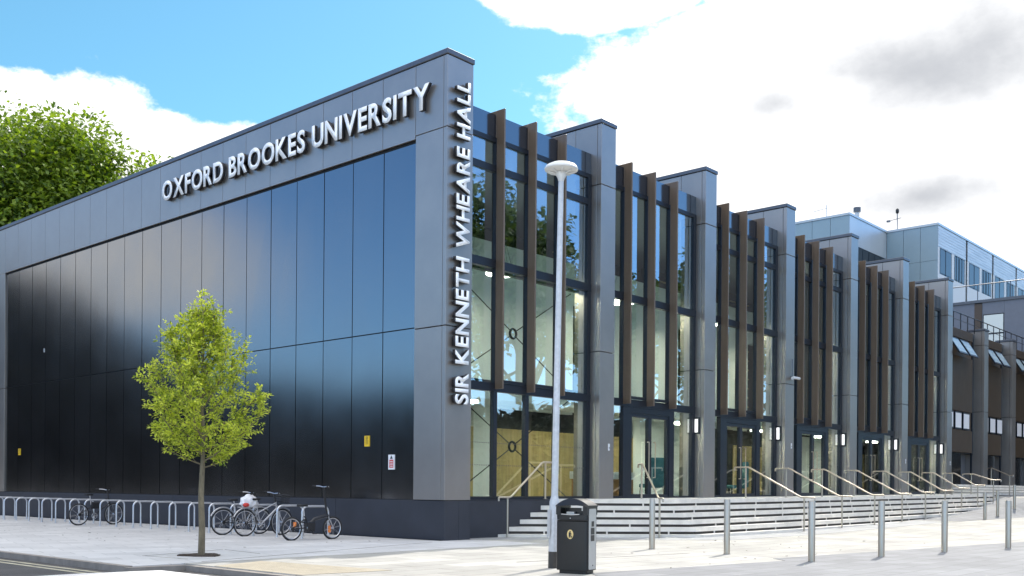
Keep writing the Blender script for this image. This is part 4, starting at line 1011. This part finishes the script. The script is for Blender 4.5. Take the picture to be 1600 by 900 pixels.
# ------------------------------------------------------------------ trees
def leaf(mb, c, d, nrm, L, wd):
    s = d.cross(nrm)
    if s.length < 1e-4: return
    s.normalize(); n2 = s.cross(d)
    mb.quad(c, c+d*L*.45+s*wd*.5+n2*L*.06, c+d*L, c+d*L*.45-s*wd*.5+n2*L*.06)
def young_tree():
    R_ = random.Random(21)
    t = thing('young_tree', (-7.08,-.83,0), 'young street tree with bright yellow-green leaves planted before the side wall', 'tree')
    trunk = MB(); lv = MB()
    trunk.tube([(0,0,-.05),(.01,0,.5),(-.01,.01,1.1),(.01,0,1.7)], .065, 10, r2=.045)
    tips = []
    br = MB()
    lead = [Vector((.01,0,1.6)),Vector((.03,0,2.3)),Vector((-.02,.03,3.1)),Vector((.02,0,3.8)),Vector((.05,.0,4.65))]
    br.tube(lead, .042, 7, r2=.006)
    def width(z):
        pts = [(1.7,.2),(2.0,.72),(2.4,1.02),(3.0,1.16),(3.5,1.0),(4.0,.74),(4.4,.5),(4.8,.1)]
        for (a,b),(c,d_) in zip(pts[:-1],pts[1:]):
            if a <= z <= c: return b+(d_-b)*(z-a)/(c-a)
        return .15
    def at(z):
        for a, b in zip(lead[:-1], lead[1:]):
            if a.z <= z <= b.z: return a.lerp(b,(z-a.z)/(b.z-a.z))
        return lead[-1]
    def leaves_along(p0, p1, dens):
        d = (p1-p0); L = d.length; n_ = max(1,int(L*dens)); d.normalize()
        for k in range(n_):
            c = p0.lerp(p1, R_.random()); side = Vector((R_.gauss(0,1),R_.gauss(0,1),R_.gauss(0,.5)-.15)); side = (side-d*side.dot(d)).normalized()
            ld = (d*.7+side).normalized(); nr = Vector((R_.gauss(0,.45),R_.gauss(0,.45),1)).normalized()
            leaf(lv, c+side*.008, ld, nr, R_.uniform(.05,.095), R_.uniform(.028,.046))
    n_l = 30
    for i in range(n_l):
        z0 = 1.62+2.3*(i/n_l)**1.1; a = i*2.399+R_.uniform(-.3,.3); p0 = at(z0)
        # upswept limbs
        rise = R_.uniform(.45,1.0)+.25*(z0-1.6)
        ze = min(4.6, z0+rise); wmax = width(ze)*R_.uniform(.82,1.08)
        if i < 4: ze = z0+R_.uniform(.35,.65); wmax = R_.uniform(.65,.95)
        e = Vector((math.cos(a)*wmax, math.sin(a)*wmax, ze)); mid = p0.lerp(e,.5)+Vector((math.cos(a)*.12,math.sin(a)*.12,-.08))
        P = [p0.lerp(mid,.5)+Vector((0,0,-.01)), mid, mid.lerp(e,.5)+Vector((0,0,.03)), e]; P = [p0]+P
        br.tube(P, .016, 5, r2=.003)
        for s in range(len(P)-1):
            leaves_along(P[s], P[s+1], 18 if s else 4)
            for q in range(6 if s else 2):
                b0 = P[s].lerp(P[s+1], R_.random()); dd = (P[s+1]-P[s]).normalized(); off = Vector((R_.gauss(0,1),R_.gauss(0,1),R_.gauss(.25,.6))).normalized()
                tw = (dd*.8+off*.9).normalized()*R_.uniform(.18,.50); b1 = b0+tw
                rad = math.hypot(b1.x,b1.y)
                if rad > width(max(1.7,min(4.75,b1.z)))*1.12: continue
                br.tube([b0,b0.lerp(b1,.5)+Vector((0,0,.02)),b1], .005, 4, r2=.0015); leaves_along(b0, b1, 44)
                for q2 in range(3):
                    c0 = b0.lerp(b1,R_.uniform(.3,.9)); c1 = c0+(tw.normalized()*.6+Vector((R_.gauss(0,1),R_.gauss(0,1),R_.gauss(.1,.5))).normalized()).normalized()*R_.uniform(.08,.22)
                    leaves_along(c0, c1, 52)
    # thin topmost shoots
    for k in range(4):
        b0 = Vector((R_.uniform(-.3,.3),R_.uniform(-.3,.3),4.1)); b1 = b0+Vector((R_.uniform(-.06,.06),R_.uniform(-.06,.06),R_.uniform(.3,.6))); br.tube([b0,b1], .005, 4); leaves_along(b0,b1,70)
    tr = trunk.build('trunk', M['bark'], t, smooth='auto'); br.build('branches', M['bark'], tr, smooth='auto'); lv.build('crown', M['leaf1'], t)
    return t
young_tree()

def big_tree(name, loc, label, cat, group, H, rad, leafm, seed, nclump, per, ls, base=.28):
    R_ = random.Random(seed)
    t = thing(name, loc, label, cat, group)
    tr = MB(); lv = MB(); cz = H*(base+1)/2; rz_ = H*(1-base)/2
    tr.tube([(0,0,-.2),(.1,0,H*.2),(-.1,.1,H*.42),(0,0,H*.72)], [H*.022,H*.017,H*.012,H*.004], 10)
    for k in range(nclump):
        u = Vector((R_.gauss(0,1),R_.gauss(0,1),R_.gauss(0,1))).normalized()
        if u.z < -.55: u.z *= -.6
        q = R_.uniform(.62,.88) if k > nclump*.25 else R_.uniform(.2,.6)
        lump = 1+.14*math.sin(3*math.atan2(u.y,u.x)+seed)+.1*math.sin(5*u.z+seed)
        c = Vector((u.x*rad*q*lump, u.y*rad*q*lump, cz+u.z*rz_*q))
        cr_ = rad*R_.uniform(.13,.24)
        if k % 3 == 0: 
            s0 = Vector((0,0,H*R_.uniform(.3,.6))); tr.tube([s0, s0.lerp(c,.5)+Vector((0,0,-.3)), c], [H*.006,H*.004,H*.0012], 5)
        for j in range(per):
            v = Vector((R_.gauss(0,1),R_.gauss(0,1),R_.gauss(0,.8))); v.normalize(); v *= cr_*R_.random()**.45
            p = c+v; d = (v.normalized()*.7+Vector((R_.gauss(0,.6),R_.gauss(0,.6),R_.gauss(-.2,.5)))).normalized(); nr = (u*.5+Vector((R_.gauss(0,.5),R_.gauss(0,.5),.8))).normalized()
            leaf(lv, p, d, nr, ls*R_.uniform(.7,1.3), ls*.75*R_.uniform(.7,1.2))
    tr.build('trunk', M['bigbark'], t, smooth='auto'); lv.build('crown', leafm, t)
    return t
big_tree('broadleaf_tree', (6.3,36.5,0), 'large round-crowned green tree rising behind the left end of the hall roof', 'tree', None, 21.4, 7.3, M['leaf2'], 4, 560, 220, .27, .2)
big_tree('broadleaf_tree', (20.6,43,0), 'leafy tree top just showing above the roof edge over the lettering', 'tree', None, 25.1, 5.0, M['leaf2'], 9, 130, 120, .32, .3)
bt = big_tree('street_tree', (27,-23,0), 'tall street tree mirrored in the glass of the bay beside the tower', 'tree', 'street trees mirrored in the building', 21, 6.0, M['leaf3'], 14, 85, 80, .42, .25)
mir = [((35,-27),1.0,'tall street tree mirrored in the glass of the second bay'),((45,-25),.9,'tall street tree mirrored in the glass of the third bay'),((58,-28),1.1,'tall street tree mirrored in the glass of the fourth bay'),((74,-26),1.15,'tall street tree mirrored in the far glazed bays'),((95,-28),1.25,'far street tree mirrored in the last glazed bays')]
for (x, y), s, lab in mir:
    o = dup(bt, (x,y,-.15), rb.uniform(0,6.28), lab); o.scale = (s*1.1,s*1.1,s)

dk = big_tree('dark_tree', (-39,40,-.15), 'low dark evergreen tree across the road mirrored at the right of the black panels', 'tree', 'dark trees across the road', 10, 5.4, M['leaf4'], 30, 220, 40, 1.0, -.45)
od = ['second','third','fourth','fifth','sixth','seventh','eighth','ninth','tenth','eleventh','twelfth','thirteenth','fourteenth']
for k, (x, y, s) in enumerate([(-43,33,.8),(-46,26,.75),(-38,47,.98),(-37,54,1.05),(-35,61,1.15),(-31,66,1.3),(-27,70,1.5),(-23,75,1.85),(-18,80,2.3),(-13,88,2.5),(-9,98,2.6),(-50,18,.7),(-55,9,.7)]):
    o = dup(dk, (x,y,-.15), rb.uniform(0,6.28), 'dark evergreen tree across the road, %s of the mirrored row' % od[k]); o.scale = (s*1.05,s*1.05,s)

for k, (x, y, q) in enumerate([(14,-34,.75),(23,-31,.8),(32,-33,.85),(41,-32,.8),(50,-34,.9),(60,-33,.9),(70,-34,1.0),(81,-34,1.0),(92,-35,1.1),(104,-35,1.1),(117,-36,1.2),(131,-36,1.2),(146,-37,1.3),(162,-37,1.4)]):
    o = dup(dk, (x,y,-.15), rb.uniform(0,6.28), 'low dark tree beyond the plaza, %s of the row mirrored in the glazed bays' % (['first']+od)[k]); o.scale = (q*1.3,q*1.2,q); o['group'] = 'dark trees beyond the plaza'
